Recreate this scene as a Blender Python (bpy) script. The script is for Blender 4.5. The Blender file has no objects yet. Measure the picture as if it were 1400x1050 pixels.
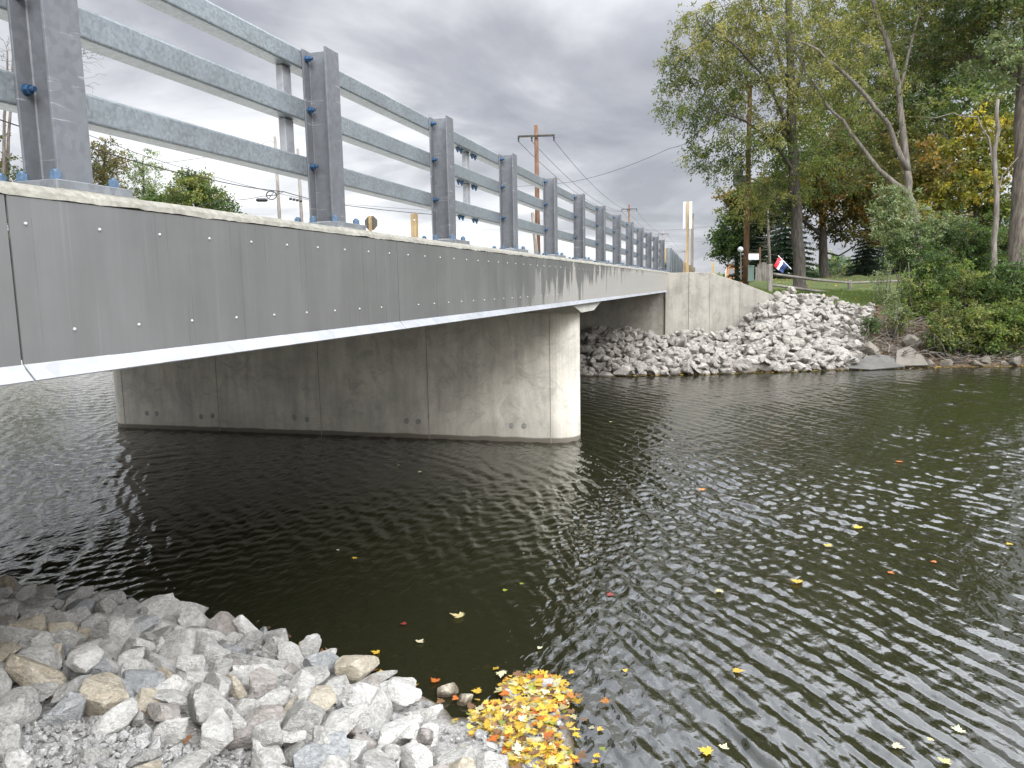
import bpy, math, random
import numpy as np
from mathutils import Vector, Matrix, noise as mnoise
random.seed(7); rng = np.random.default_rng(7)
C = bpy.context.scene.collection
SC = bpy.context.scene
R = math.radians
WATER = -2.38                       # eye level is z = 0

# ------------------------------------------------------------------ camera
FPX = 1023.4
F = Vector((-0.28701038, 0.94909131, -0.12981031)); RT = Vector((0.95771845, 0.28713158, -0.01818847)); UP = Vector((-0.02001013, 0.12954201, 0.99137201))
cd = bpy.data.cameras.new('camera'); cam = bpy.data.objects.new('camera', cd); C.objects.link(cam)
cam.matrix_world = Matrix((RT, UP, -F)).transposed().to_4x4()
cd.sensor_width = 36; cd.lens = 36 * FPX / 1400; cd.clip_start = 0.05; cd.clip_end = 3000
SC.camera = cam

# ------------------------------------------------------------------ render look
SC.view_settings.view_transform = 'Standard'; SC.view_settings.look = 'None'
SC.view_settings.exposure = 0.14; SC.view_settings.gamma = 1
SC.render.engine = 'CYCLES'
cy = SC.cycles
cy.use_denoising = True; cy.max_bounces = 8; cy.diffuse_bounces = 3; cy.glossy_bounces = 4; cy.transparent_max_bounces = 12
cy.transmission_bounces = 4; cy.caustics_reflective = False; cy.caustics_refractive = False; cy.sample_clamp_indirect = 6

# ------------------------------------------------------------------ node helper
class G:
    def __init__(s, tree):
        s.t = tree; tree.nodes.clear()
    def n(s, typ, ins=None, **props):
        nd = s.t.nodes.new(typ)
        for k, v in props.items(): setattr(nd, k, v)
        for k, v in (ins or {}).items():
            sk = nd.inputs[k]
            if isinstance(v, bpy.types.NodeSocket): s.t.links.new(v, sk)
            else: sk.default_value = v
        return nd
    def math(s, op, a, b=0.5, c=0.5, clamp=False):
        nd = s.n('ShaderNodeMath', {0: a, 1: b, 2: c}, operation=op, use_clamp=clamp); return nd.outputs[0]
    def vmath(s, op, a, b=(0, 0, 0)):
        return s.n('ShaderNodeVectorMath', {0: a, 1: b}, operation=op).outputs[0]
    def noise(s, vec, scale, detail=4, rough=.55, dist=0, out=0):
        return s.n('ShaderNodeTexNoise', {'Vector': vec, 'Scale': scale, 'Detail': detail, 'Roughness': rough, 'Distortion': dist}).outputs[out]
    def vor(s, vec, scale, feature='F1', out=0, rnd=1):
        nd = s.n('ShaderNodeTexVoronoi', {'Vector': vec, 'Scale': scale, 'Randomness': rnd}, feature=feature); return nd.outputs[out]
    def ramp(s, fac, stops, interp='LINEAR'):
        nd = s.n('ShaderNodeValToRGB', {'Fac': fac}); r = nd.color_ramp; r.interpolation = interp
        while len(r.elements) < len(stops): r.elements.new(.5)
        for e, (p, c) in zip(r.elements, stops):
            e.position = p; e.color = (c, c, c, 1) if isinstance(c, (int, float)) else (*c[:3], 1)
        return nd.outputs[0]
    def mix(s, f, a, b, mode='MIX'):
        nd = s.n('ShaderNodeMix', data_type='RGBA', blend_type=mode)
        for k, v in ((0, f), (6, a), (7, b)):
            if isinstance(v, bpy.types.NodeSocket): s.t.links.new(v, nd.inputs[k])
            else: nd.inputs[k].default_value = v if k == 0 else (*v[:3], 1)
        return nd.outputs[2]
    def scale(s, vec, sc):
        return s.n('ShaderNodeMapping', {'Vector': vec, 'Scale': sc}).outputs[0]
    def bump(s, h, strength=.3, dist=.01, normal=None):
        i = {'Height': h, 'Strength': strength, 'Distance': dist}
        if normal is not None: i['Normal'] = normal
        return s.n('ShaderNodeBump', i).outputs[0]

def material(name):
    m = bpy.data.materials.new(name); m.use_nodes = True
    return m, G(m.node_tree)
def finish(g, color, rough=.6, metallic=0., normal=None, spec=.5, extra=None):
    i = {'Base Color': color if isinstance(color, bpy.types.NodeSocket) else (*color[:3], 1), 'Roughness': rough, 'Metallic': metallic, 'Specular IOR Level': spec}
    if normal is not None: i['Normal'] = normal
    i.update(extra or {})
    b = g.n('ShaderNodeBsdfPrincipled', i)
    g.n('ShaderNodeOutputMaterial', {'Surface': b.outputs[0]})
    return b
def pos(g): return g.n('ShaderNodeNewGeometry').outputs['Position']
def objc(g): return g.n('ShaderNodeTexCoord').outputs['Object']

# ------------------------------------------------------------------ world: overcast sky
SUN_DIR = Vector((0.58, -0.55, 0.54)).normalized()
el = math.asin(SUN_DIR.z); az = math.atan2(SUN_DIR.x, SUN_DIR.y)
w = bpy.data.worlds.new('World'); SC.world = w; w.use_nodes = True
g = G(w.node_tree)
sky = g.n('ShaderNodeTexSky', sky_type='NISHITA', sun_disc=False, sun_elevation=el, sun_rotation=az)
dirv = g.n('ShaderNodeTexCoord').outputs['Generated']
sx = g.n('ShaderNodeSeparateXYZ', {0: dirv})
zc = g.math('MAXIMUM', sx.outputs[2], 0.0)
den = g.math('ADD', zc, .16)
px = g.math('DIVIDE', sx.outputs[0], den); py = g.math('DIVIDE', sx.outputs[1], den)
pv = g.n('ShaderNodeCombineXYZ', {0: px, 1: py, 2: 0.0}).outputs[0]
n1 = g.noise(pv, .85, 7, .56, .5)
n2 = g.noise(g.vmath('ADD', pv, (13.1, 4.2, 0)), .42, 4, .5, .3)
nn = g.math('MULTIPLY_ADD', n2, .75, g.math('MULTIPLY_ADD', n1, .62, -.175))
cl = g.ramp(nn, [(.38, (.30, .31, .345)), (.46, (.42, .43, .465)), (.53, (.62, .63, .655)), (.62, (.88, .89, .90))])
zen = g.ramp(zc, [(0, (1.6, 1.6, 1.58)), (.12, (1.36, 1.36, 1.36)), (.3, (1.15, 1.15, 1.16)), (.46, (1.12, 1.12, 1.14)), (.55, (3.7, 3.8, 4.0)), (.80, (3.5, 3.6, 3.75)), (1, (2.2, 2.2, 2.2))])
cl = g.mix(1.0, cl, zen, 'MULTIPLY')
skym = g.mix(1.0, sky.outputs[0], (.1, .1, .1), 'MULTIPLY')
col = g.mix(.93, skym, cl)
low = g.ramp(sx.outputs[2], [(0, 1), (.5, 0)]); 
glow = g.n('ShaderNodeVectorMath', {0: dirv, 1: tuple(SUN_DIR)}, operation='DOT_PRODUCT').outputs['Value']
col = g.mix(1.0, col, g.ramp(glow, [(0, 1.0), (.45, 1.3), (.8, 2.4), (1, 3.6)]), 'MULTIPLY')
sky_lobe = g.n('ShaderNodeVectorMath', {0: dirv, 1: tuple(Vector((.06, .72, .70)).normalized())}, operation='DOT_PRODUCT').outputs['Value']
col = g.mix(1.0, col, g.ramp(sky_lobe, [(.86, 1.0), (.97, 1.7), (1, 1.9)]), 'MULTIPLY')     # added bright lobe in the sky, out of view, to brighten the water's reflections
gnd = g.math('LESS_THAN', sx.outputs[2], -0.01)
col = g.mix(gnd, col, (.10, .11, .09))
bg = g.n('ShaderNodeBackground', {'Color': col, 'Strength': 1.0})
g.n('ShaderNodeOutputWorld', {'Surface': bg.outputs[0]})
sd = bpy.data.lights.new('sun', 'SUN'); sd.energy = 1.45; sd.angle = R(22); sd.color = (1, .975, .94)
so = bpy.data.objects.new('sun', sd); C.objects.link(so); so.rotation_euler = (-SUN_DIR).to_track_quat('-Z', 'Y').to_euler()

# ------------------------------------------------------------------ geometry helpers
def unp(x, y):                       # direction of a pixel of the 1400 px photograph
    return (F + RT * ((x - 700) / FPX) - UP * ((y - 525) / FPX))
def W(x, y, d): return unp(x, y) * d                 # point at depth d
def onz(x, y, z): v = unp(x, y); return v * (z / v.z)
ORG = {}
class MB:
    def __init__(s): s.v = []; s.f = []
    def add(s, vs, fs):
        o = len(s.v); s.v += [tuple(v) for v in vs]; s.f += [tuple(i + o for i in f) for f in fs]
    def box(s, x0, x1, y0, y1, z0, z1):
        s.add([(x, y, z) for z in (z0, z1) for y in (y0, y1) for x in (x0, x1)],
              [(0, 2, 3, 1), (4, 5, 7, 6), (0, 1, 5, 4), (2, 6, 7, 3), (0, 4, 6, 2), (1, 3, 7, 5)])
    def obox(s, c, ax, ay, az, hx, hy, hz):
        c = Vector(c); P = [c + ax * (i * hx) + ay * (j * hy) + az * (k * hz) for k in (-1, 1) for j in (-1, 1) for i in (-1, 1)]
        s.add(P, [(0, 2, 3, 1), (4, 5, 7, 6), (0, 1, 5, 4), (2, 6, 7, 3), (0, 4, 6, 2), (1, 3, 7, 5)])
    def prism(s, prof, a, b):        # prof: 3D points of one end, extruded by vector b-a
        d = Vector(b) - Vector(a); n = len(prof)
        s.add([Vector(p) for p in prof] + [Vector(p) + d for p in prof],
              [tuple(range(n))[::-1], tuple(range(n, 2 * n))] + [(i, (i + 1) % n, n + (i + 1) % n, n + i) for i in range(n)])
    def tube(s, pts, rad, n=8, cap=True):
        pts = [Vector(p) for p in pts]; rad = rad if hasattr(rad, '__len__') else [rad] * len(pts)
        vs = []; u = None
        for i, p in enumerate(pts):
            t = (pts[min(i + 1, len(pts) - 1)] - pts[max(i - 1, 0)]).normalized()
            if u is None: u = t.orthogonal().normalized()
            else: u = (u - t * u.dot(t)).normalized()
            v = t.cross(u)
            vs += [p + (u * math.cos(6.2832 * k / n) + v * math.sin(6.2832 * k / n)) * rad[i] for k in range(n)]
        fs = [(i * n + k, i * n + (k + 1) % n, (i + 1) * n + (k + 1) % n, (i + 1) * n + k) for i in range(len(pts) - 1) for k in range(n)]
        if cap: fs += [tuple(range(n))[::-1], tuple(range((len(pts) - 1) * n, len(pts) * n))]
        s.add(vs, fs)
    def dome(s, c, axis, r, h, n=8):
        c = Vector(c); a = Vector(axis).normalized(); s.tube([c, c + a * h * .6, c + a * h], [r, r * .85, r * .35], n)
    def build(s, name, mat, parent=None, loc=None, smooth=False, bevel=0):
        o0 = ORG[parent.name] if parent is not None else Vector(loc or (0, 0, 0))
        me = bpy.data.meshes.new(name)
        me.from_pydata([(v[0] - o0[0], v[1] - o0[1], v[2] - o0[2]) for v in s.v], [], s.f)
        return link(name, me, mat, parent, o0, smooth, bevel)
def link(name, me, mat, parent, o0, smooth=False, bevel=0):
    for m in (mat if isinstance(mat, (list, tuple)) else [mat]): me.materials.append(m)
    if smooth: me.shade_smooth()
    o = bpy.data.objects.new(name, me); C.objects.link(o)
    if parent is not None: o.parent = parent
    else: o.location = o0
    ORG[o.name] = Vector(o0)
    if bevel:
        b = o.modifiers.new('bevel', 'BEVEL'); b.width = bevel; b.segments = 2; b.limit_method = 'ANGLE'; b.angle_limit = R(40)
    return o
def np_mesh(name, V, Fq, mat, parent=None, loc=(0, 0, 0), smooth=False, col=None, midx=None):
    o0 = ORG[parent.name] if parent is not None else Vector(loc)
    me = bpy.data.meshes.new(name); V = np.asarray(V, dtype=np.float32) - np.array(o0, dtype=np.float32); Fq = np.asarray(Fq, dtype=np.int32)
    n, k = Fq.shape
    me.vertices.add(len(V)); me.vertices.foreach_set('co', V.ravel())
    me.loops.add(n * k); me.loops.foreach_set('vertex_index', Fq.ravel())
    me.polygons.add(n); me.polygons.foreach_set('loop_start', np.arange(0, n * k, k, dtype=np.int32)); 
    me.update(calc_edges=True)
    if col is not None:
        ca = me.color_attributes.new('Col', 'FLOAT_COLOR', 'POINT'); c4 = np.ones((len(V), 4), dtype=np.float32); c4[:, :3] = col; ca.data.foreach_set('color', c4.ravel())
    o = link(name, me, mat, parent, o0, smooth)
    if midx is not None: me.polygons.foreach_set('material_index', np.asarray(midx, dtype=np.int32))
    return o
def empty(name, loc):
    o = bpy.data.objects.new(name, None); C.objects.link(o); o.location = loc; o.empty_display_size = .2; ORG[o.name] = Vector(loc); return o
def tag(o, label=None, cat=None, group=None, kind=None):
    for k, v in (('label', label), ('category', cat), ('group', group), ('kind', kind)):
        if v: o[k] = v
    return o
def copy_tree(o, parent=None):
    c = o.copy(); C.objects.link(c); c.parent = parent; ORG[c.name] = ORG[o.name]
    for ch in list(o.children): copy_tree(ch, c)
    return c

# ------------------------------------------------------------------ materials
def m_concrete(name, base, streak=0., joints=None, wl=False, rough=.85):
    m, g = material(name); p = pos(g)
    a = g.noise(p, 1.3, 6, .62, .4); b = g.noise(g.scale(p, (6, 6, .9)), 1.0, 4, .6); c = g.noise(p, 38, 4, .65)
    v = g.ramp(a, [(.3, .78), (.5, 1.0), (.72, 1.17)]); v2 = g.ramp(b, [(.35, 1 - .28 * streak), (.6, 1.06)]); v3 = g.ramp(c, [(.3, .9), (.7, 1.06)])
    col = g.mix(1, base, v, 'MULTIPLY'); col = g.mix(1, col, v2, 'MULTIPLY'); col = g.mix(1, col, v3, 'MULTIPLY')
    blot = g.ramp(g.noise(g.vmath('ADD', p, (7, 3, 1)), 2.6, 5, .7, 1.2), [(.52, 0), (.66, .55)])
    col = g.mix(blot, col, tuple(x * .55 for x in base))
    pit = g.ramp(g.vor(p, 30, 'F1'), [(.05, 1), (.12, 0)]); gate = g.ramp(g.noise(p, 2.2, 2), [(.52, 0), (.6, 1)])
    pit = g.math('MULTIPLY', pit, gate); col = g.mix(g.math('MULTIPLY', pit, .75), col, (.06, .06, .055))
    if wl:
        z = g.n('ShaderNodeSeparateXYZ', {0: p}).outputs[2]
        zz = g.math('ADD', z, g.math('MULTIPLY', g.noise(p, 3, 4), .05))
        st = g.ramp(g.math('SUBTRACT', zz, WATER), [(.0, 1), (.085, .95), (.105, 0)]); col = g.mix(st, col, (.030, .018, .010))
        st2 = g.ramp(g.math('SUBTRACT', zz, WATER), [(.1, .35), (.42, 0)]); col = g.mix(st2, col, (.34, .31, .25))
    h = g.math('ADD', g.math('MULTIPLY', c, .5), g.math('MULTIPLY', a, .8)); h = g.math('SUBTRACT', h, g.math('MULTIPLY', pit, .8))
    finish(g, col, rough, 0, g.bump(h, .35, .012), .35); return m
CONC = m_concrete('deck_concrete', (.40, .385, .34), .5)
PIERC = m_concrete('pier_concrete', (.60, .56, .475), .6, wl=True)
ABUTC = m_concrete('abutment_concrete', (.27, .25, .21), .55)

def m_galv(name, base, metallic=.55, rough=.45, spangle=26, con=.22, streak=0.):
    m, g = material(name); p = pos(g)
    v = g.vor(g.vmath('ADD', p, (0, 0, 0)), spangle, 'F1', 1); s = g.n('ShaderNodeSeparateColor', {0: v}).outputs[0]
    n = g.noise(p, spangle * 1.4, 4, .7, 1.0); big = g.noise(p, 2.1, 4, .6)
    f = g.math('ADD', g.math('MULTIPLY', s, .35), g.math('MULTIPLY', n, .65))
    c = g.ramp(f, [(.25, tuple(x * (1 - con) for x in base)), (.75, tuple(min(1, x * (1 + con)) for x in base))])
    c = g.mix(1, c, g.ramp(big, [(.3, .85), (.7, 1.12)]), 'MULTIPLY')
    sc = g.ramp(g.noise(g.scale(p, (3, 3, 28)), 1.3, 3, .7, .8), [(.62, 0), (.70, .5)])
    if streak: c = g.mix(g.math('MULTIPLY', sc, streak), c, (.62, .63, .65))
    finish(g, c, g.ramp(n, [(.3, rough - .08), (.7, rough + .12)]), metallic, g.bump(n, .08, .004), .5); return m
GALV = m_galv('galvanised_steel', (.205, .228, .238), .4, .45, 70, .24)
POSTM = m_galv('weathered_galvanised_steel', (.155, .16, .17), .35, .50, 34, .14, .7)
PLATE = m_galv('pale_galvanised_plate', (.19, .20, .21), .3, .5, 22, .2, .5)
ZINC = m_galv('bright_zinc', (.31, .315, .325), .3, .45, 22, .12)
def m_plain(name, c, rough=.5, metallic=0., nscale=20, con=.15, bumps=.1, spec=.5):
    m, g = material(name); p = objc(g); n = g.noise(p, nscale, 5, .6)
    finish(g, g.mix(1, c, g.ramp(n, [(.25, 1 - con), (.75, 1 + con)]), 'MULTIPLY'), rough, metallic, g.bump(n, bumps, .01), spec); return m
BLUE = m_plain('blue_coated_steel', (.028, .075, .15), .42, .35, 60, .3)
PALEBLUE = m_plain('pale_blue_coated_steel', (.075, .125, .19), .5, .2, 60, .35)
RIVET = m_plain('rivet_metal', (.46, .46, .455), .35, .3)
def m_fascia():
    m, g = material('grey_metal_fascia'); p = pos(g)
    s1 = g.noise(g.scale(p, (1, 4, .5)), 1.5, 5, .62, .15); s2 = g.noise(g.scale(p, (1, 26, .5)), 1.6, 3, .6, .1)
    s3 = g.noise(g.scale(p, (1, 3.0, .7)), 1.0, 6, .65, .3); fine = g.noise(g.scale(p, (1, 150, 4)), 1, 3, .6)
    sep = g.n('ShaderNodeSeparateXYZ', {0: p}); y = sep.outputs[1]; z = sep.outputs[2]
    c = g.ramp(s1, [(.25, (.145, .145, .14)), (.5, (.165, .165, .16)), (.75, (.185, .185, .18))])
    c = g.mix(1, c, g.ramp(fine, [(.3, .98), (.7, 1.02)]), 'MULTIPLY')
    c = g.mix(g.ramp(s2, [(.62, 0), (.76, .22)]), c, (.30, .30, .29)); c = g.mix(g.ramp(s2, [(.26, .4), (.40, 0)]), c, (.12, .12, .12))
    c = g.mix(1, c, g.ramp(g.noise(p, 1.1, 4, .6, .5), [(.3, .86), (.7, 1.12)]), 'MULTIPLY')
    far = g.ramp(g.math('MULTIPLY', y, 1 / 26.), [(.26, 0), (.36, 1)])
    # cement dust washed down the far panels, in tongues
    edge = g.math('ADD', g.math('MULTIPLY', g.math('SUBTRACT', s3, .5), 1.6), g.math('MULTIPLY', z, -1.1))
    edge = g.math('ADD', edge, g.ramp(g.math('MULTIPLY', y, 1 / 26.), [(.25, 0), (.75, .9)]))
    edge = g.math('ADD', edge, g.math('MULTIPLY', g.math('SUBTRACT', s1, .5), 1.6))
    dust = g.ramp(edge, [(.20, 0), (.26, 1)]); dust = g.math('MULTIPLY', dust, far)
    c = g.mix(g.math('MULTIPLY', dust, .8), c, (.36, .34, .30))
    drip = g.math('MULTIPLY', g.ramp(g.noise(g.scale(p, (1, 5, .9)), 1.7, 5, .6, 1.2), [(.60, 0), (.68, .6)]), g.ramp(z, [(.0, 0), (.28, 1)]))
    c = g.mix(g.math('MULTIPLY', g.math('MULTIPLY', drip, .6), g.ramp(g.math('MULTIPLY', y, 1 / 26.), [(.2, .1), (.3, 1)])), c, (.42, .41, .38))
    r = g.mix(dust, g.ramp(s2, [(.3, .27), (.7, .33)]), (.6, .6, .6))
    b = finish(g, c, .3, .25, g.bump(g.noise(g.scale(p, (1, 1.6, .8)), 1, 2), .5, .012), .5)
    g.t.links.new(r, b.inputs['Roughness']); return m
FASC = m_fascia()
def m_rock(name, base, alt, island=False):
    m, g = material(name); p = objc(g) if not island else pos(g)
    rnd = g.n('ShaderNodeNewGeometry').outputs['Random Per Island'] if island else g.n('ShaderNodeObjectInfo').outputs['Random']
    off = g.n('ShaderNodeCombineXYZ', {0: g.math('MULTIPLY', rnd, 37), 1: g.math('MULTIPLY', rnd, 91), 2: 0.}).outputs[0]
    wp = g.vmath('ADD', pos(g), off)
    ns = 1.0 if island else 1.0
    a = g.noise(wp, 9 if not island else 3, 7, .68, .6); v = g.noise(g.scale(wp, (1, 2.5, 4)), 11 if not island else 4, 5, .7, 2.0); f = g.noise(wp, 90 if not island else 30, 4, .7)
    c = g.mix(g.ramp(a, [(.36, 0), (.64, 1)]), base, alt)
    c = g.mix(1, c, g.ramp(rnd, [(0, .78), (.5, 1), (1, 1.15)]), 'MULTIPLY')
    v2 = g.noise(g.vmath('ADD', wp, (3, 8, 1)), 26 if not island else 9, 5, .7, 1.0)
    c = g.mix(g.ramp(v, [(.53, 0), (.62, .6)]), c, tuple(min(.8, x * 1.45) for x in base)); c = g.mix(g.ramp(v, [(.34, .6), (.45, 0)]), c, tuple(x * .58 for x in base)); c = g.mix(1, c, g.ramp(v2, [(.3, .74), (.5, 1), (.7, 1.22)]), 'MULTIPLY')
    c = g.mix(1, c, g.ramp(f, [(.3, .86), (.7, 1.1)]), 'MULTIPLY')
    z = g.n('ShaderNodeSeparateXYZ', {0: pos(g)}).outputs[2]
    zw = g.math('SUBTRACT', g.math('ADD', z, g.math('MULTIPLY', a, .03)), WATER)
    wet = g.ramp(zw, [(.035, 1), (.065, 0)]); c = g.mix(g.math('MULTIPLY', wet, .85), c, (.085, .06, .03))
    hh = g.math('ADD', g.math('MULTIPLY', a, 1.0), g.math('ADD', g.math('MULTIPLY', f, .16), g.math('ADD', g.math('MULTIPLY', v, .6), g.math('MULTIPLY', v2, .5))))
    b = finish(g, c, .85, 0, g.bump(hh, 1.0, .03 if not island else .08), .3)
    return m
ROCKM = {'grey': m_rock('grey_limestone', (.375, .36, .325), (.47, .455, .42)), 'white': m_rock('white_limestone', (.46, .445, .41), (.55, .53, .49)),
         'blue grey': m_rock('blue_grey_limestone', (.30, .305, .30), (.40, .40, .39)), 'tan': m_rock('tan_limestone', (.42, .36, .265), (.50, .45, .36)),
         'brownish': m_rock('brown_limestone', (.30, .265, .23), (.40, .37, .34))}
FARROCK = m_rock('pale_limestone', (.285, .26, .225), (.37, .345, .305), True)
FARROCKO = m_rock('pale_limestone_block', (.295, .27, .235), (.385, .36, .32))
GRAVELM = m_rock('limestone_chips', (.38, .37, .35), (.50, .49, .46), True)

DARKROCK = m_rock('dirty_bank_rock', (.13, .115, .09), (.21, .185, .15))
def m_leaf(name, trans=.42, rough=.6):
    m, g = material(name); a = g.n('ShaderNodeAttribute', attribute_name='Col').outputs[0]
    d = g.n('ShaderNodeBsdfPrincipled', {'Base Color': a, 'Roughness': rough, 'Specular IOR Level': .3}).outputs[0]
    t = g.n('ShaderNodeBsdfTranslucent', {'Color': g.mix(1, a, (1.5, 1.6, .8), 'MULTIPLY')}).outputs[0]
    mx = g.n('ShaderNodeMixShader', {0: trans, 1: d, 2: t}).outputs[0]
    g.n('ShaderNodeOutputMaterial', {'Surface': mx}); return m
LEAF = m_leaf('foliage'); FALLEN = m_leaf('fallen_maple_leaf', .12, .5)
def m_bark(name, a, b, sc=1.):
    m, g = material(name); p = pos(g)
    v = g.noise(g.scale(p, (14 * sc, 14 * sc, 1.6 * sc)), 1, 5, .65, .5); w_ = g.noise(p, 1.6, 3)
    c = g.mix(g.ramp(v, [(.35, 0), (.62, 1)]), a, b); c = g.mix(1, c, g.ramp(w_, [(.3, .8), (.7, 1.15)]), 'MULTIPLY')
    finish(g, c, .9, 0, g.bump(v, .9, .03), .2); return m
BARK = m_bark('brown_bark', (.055, .045, .036), (.145, .125, .10)); PALEBARK = m_bark('pale_bark', (.085, .073, .06), (.19, .168, .14)); DARKBARK = m_bark('dark_bark', (.035, .03, .026), (.09, .078, .065))
POLEW = m_bark('reddish_pole_wood', (.10, .052, .032), (.21, .12, .075), .8); GREYW = m_bark('weathered_grey_wood', (.13, .115, .10), (.27, .245, .215), .8)
POSTW = m_bark('treated_post_wood', (.24, .17, .09), (.40, .30, .17), .8)
DARK = m_plain('black_cable', (.012, .012, .013), .5); WHITE = m_plain('white_painted_metal', (.62, .63, .65), .5, 0, 8, .06)
YELLOW = m_plain('yellow_plastic', (.75, .52, .10), .5); REDF = m_plain('red_cloth', (.62, .035, .05), .8); NAVY = m_plain('navy_cloth', (.02, .035, .12), .8); WHITEF = m_plain('white_cloth', (.78, .78, .8), .8)
GREENBOX = m_plain('green_grey_cabinet_paint', (.16, .22, .19), .5); BRICKO = m_plain('orange_siding', (.42, .20, .10), .8, 0, 4, .3); TREEGREY = m_plain('grey_transformer_paint', (.20, .22, .24), .45)
ASPH = m_plain('asphalt', (.06, .06, .06), .9, 0, 60, .3, .4); NEWC = m_plain('new_concrete_paving', (.60, .58, .52), .9, 0, 12, .1, .2)

# ------------------------------------------------------------------ terrain
NEAR = np.array([(-300, 30), (-80, 8), (-20, 4.9), (-12, 4.6), (-7.5, 4.45), (-5.46, 4.34), (-3.6, 4.30), (-2.9, 4.14), (-2.4, 3.98), (-1.93, 3.86), (-1.6, 3.66), (-1.45, 3.50), (-1.25, 3.72), (-1.0, 3.88), (-.84, 3.80), (-.78, 3.5), (-.70, 3.1), (-.45, 2.3), (.4, 1.0), (2, 0), (6, -1.5), (40, -12), (300, -60)], float)
FARS = np.array([(-300, 10), (-60, 16), (-12, 18.9), (-2.9, 19.45), (-.5, 20.2), (2.7, 21.6), (3.6, 21.9), (5, 22.4), (7.2, 23.1), (10, 24.2), (20, 28), (60, 42), (300, 90)], float)
def sdf(P, L):                      # distance to polyline, positive when above it (larger y)
    best = np.full(len(P), 1e9)
    for a, b in zip(L[:-1], L[1:]):
        ab = b - a; t = np.clip(((P - a) @ ab) / (ab @ ab), 0, 1); best = np.minimum(best, np.hypot(*(P - a - t[:, None] * ab).T))
    return best * np.where(P[:, 1] > np.interp(P[:, 0], L[:, 0], L[:, 1]), 1, -1)
def sm(a, b, x): t = np.clip((np.asarray(x) - a) / (b - a), 0, 1); return t * t * (3 - 2 * t)
def height(x, y):
    P = np.stack([np.ravel(x), np.ravel(y)], 1).astype(float)
    dn = -sdf(P, NEAR); df = sdf(P, FARS); X = P[:, 0]; Y = P[:, 1]
    nb = np.interp(dn, [-3.5, -1.2, 0, .5, 1.0, 1.6, 2.6, 30], [-1.9, -.38, 0, .11, .30, .52, .70, 1.0])
    rock = np.interp(df, [-6, -1, 0, 1.2, 2.4, 3.6, 4.6, 6, 9, 16, 40, 120, 400], [-1.9, -.45, 0, .38, .85, 1.38, 1.74, 1.86, 1.75, 2.05, 2.7, 3.3, 4.2]) * (1 - .36 * sm(1.8, 3.9, X) * sm(0, 2, df) * (1 - sm(4.5, 8, df)))
    dirt = np.interp(df, [-6, -1, 0, .7, 1.8, 3.5, 5, 9, 16, 40, 120, 400], [-1.9, -.5, 0, .16, .55, 1.15, 1.5, 1.6, 2.1, 2.7, 3.3, 4.2])
    under = np.interp(df, [-6, -1, 0, 5, 9, 400], [-1.9, -.45, 0, .80, 1.3, 2.0])
    wr = sm(-.3, 1.2, X); fb = under * (1 - wr) + rock * wr; w2 = sm(3.2, 4.6, X); fb = fb * (1 - w2) + dirt * w2
    z = np.where(dn > df, nb, fb)
    road = 2.60 - np.clip(X + 1.6, 0, 60) * .25 - sm(27.5, 24, Y) * .22 - np.clip(-X - 12.2, 0, 60) * .3
    z = np.where((Y > 24.75 + .55 * np.clip(X + 2.2, 0, 3.2)) & (X < 8), np.maximum(z, np.minimum(road, 2.66)), z)
    z = np.where((Y < -1.6) & (X < 1), np.maximum(z, 2.66 - np.clip(X + 1.8, 0, 60) * .5 - np.clip(-X - 12, 0, 60) * .5), z)
    return (z + WATER).reshape(np.shape(x))
def axis(lo, hi, step, out, grow=1.13):
    a = list(np.arange(lo, hi + 1e-6, step)); s = step; x = hi
    while x < out: s *= grow; x += s; a.append(x)
    s = step; x = lo; b = []
    while x > -out: s *= grow; x -= s; b.append(x)
    return np.array(b[::-1] + a)
def grid_faces(nr, nc):
    i = (np.arange(nr - 1)[:, None] * nc + np.arange(nc - 1)[None]).ravel(); return np.stack([i, i + 1, i + nc + 1, i + nc], 1)
gx = np.unique(np.concatenate([axis(-13, 16, .25, 900), np.arange(-4, .6, .07)])); gy = np.unique(np.concatenate([axis(-4, 36, .25, 1300), np.arange(1.2, 4.6, .07)]))
XX, YY = np.meshgrid(gx, gy); ZZ = height(XX, YY)
jit = np.array([mnoise.noise(Vector((x * .9, y * .9, 3.3))) for x, y in zip(XX.ravel(), YY.ravel())]).reshape(XX.shape)
ZZ = ZZ + jit * np.where(np.hypot(XX, YY) < 60, .06, .25)
P2 = np.stack([XX.ravel(), YY.ravel()], 1); dnn = -sdf(P2, NEAR); dff = sdf(P2, FARS); zf = ZZ.ravel() - WATER
grass = np.where((dff > 0), sm(4.8, 6.2, dff + jit.ravel() * 1.5), 0) * np.where(P2[:, 0] < -1.2, 0, 1)
grass = np.where(dnn > 30, 1, grass); field = sm(95, 100, dff)
grav = np.where(dnn > -.3, 1., 0.) + np.where((dff > 0) & (P2[:, 0] < 3.6) & (dff < 5.5), 1., 0)
colr = np.zeros((len(P2), 3)); colr[:, 0] = np.clip(grav, 0, 1); colr[:, 1] = grass; colr[:, 2] = field
m, g = material('ground_surface'); p = pos(g); at = g.n('ShaderNodeSeparateColor', {0: g.n('ShaderNodeAttribute', attribute_name='Col').outputs[0]})
a = g.noise(p, 1.3, 6, .65); b = g.noise(p, 14, 5, .7); c3 = g.noise(p, 60, 3, .7)
dirt = g.mix(g.ramp(b, [(.35, 0), (.65, 1)]), (.045, .032, .02), (.135, .095, .062)); dirt = g.mix(g.ramp(c3, [(.6, 0), (.7, .5)]), dirt, (.22, .15, .09))
gravc = g.mix(g.ramp(c3, [(.3, 0), (.7, 1)]), (.20, .19, .175), (.46, .44, .41))
gr = g.mix(g.ramp(b, [(.3, 0), (.7, 1)]), (.045, .065, .02), (.10, .135, .038)); gr = g.mix(g.ramp(a, [(.4, 0), (.65, .7)]), gr, (.13, .14, .05))
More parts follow.
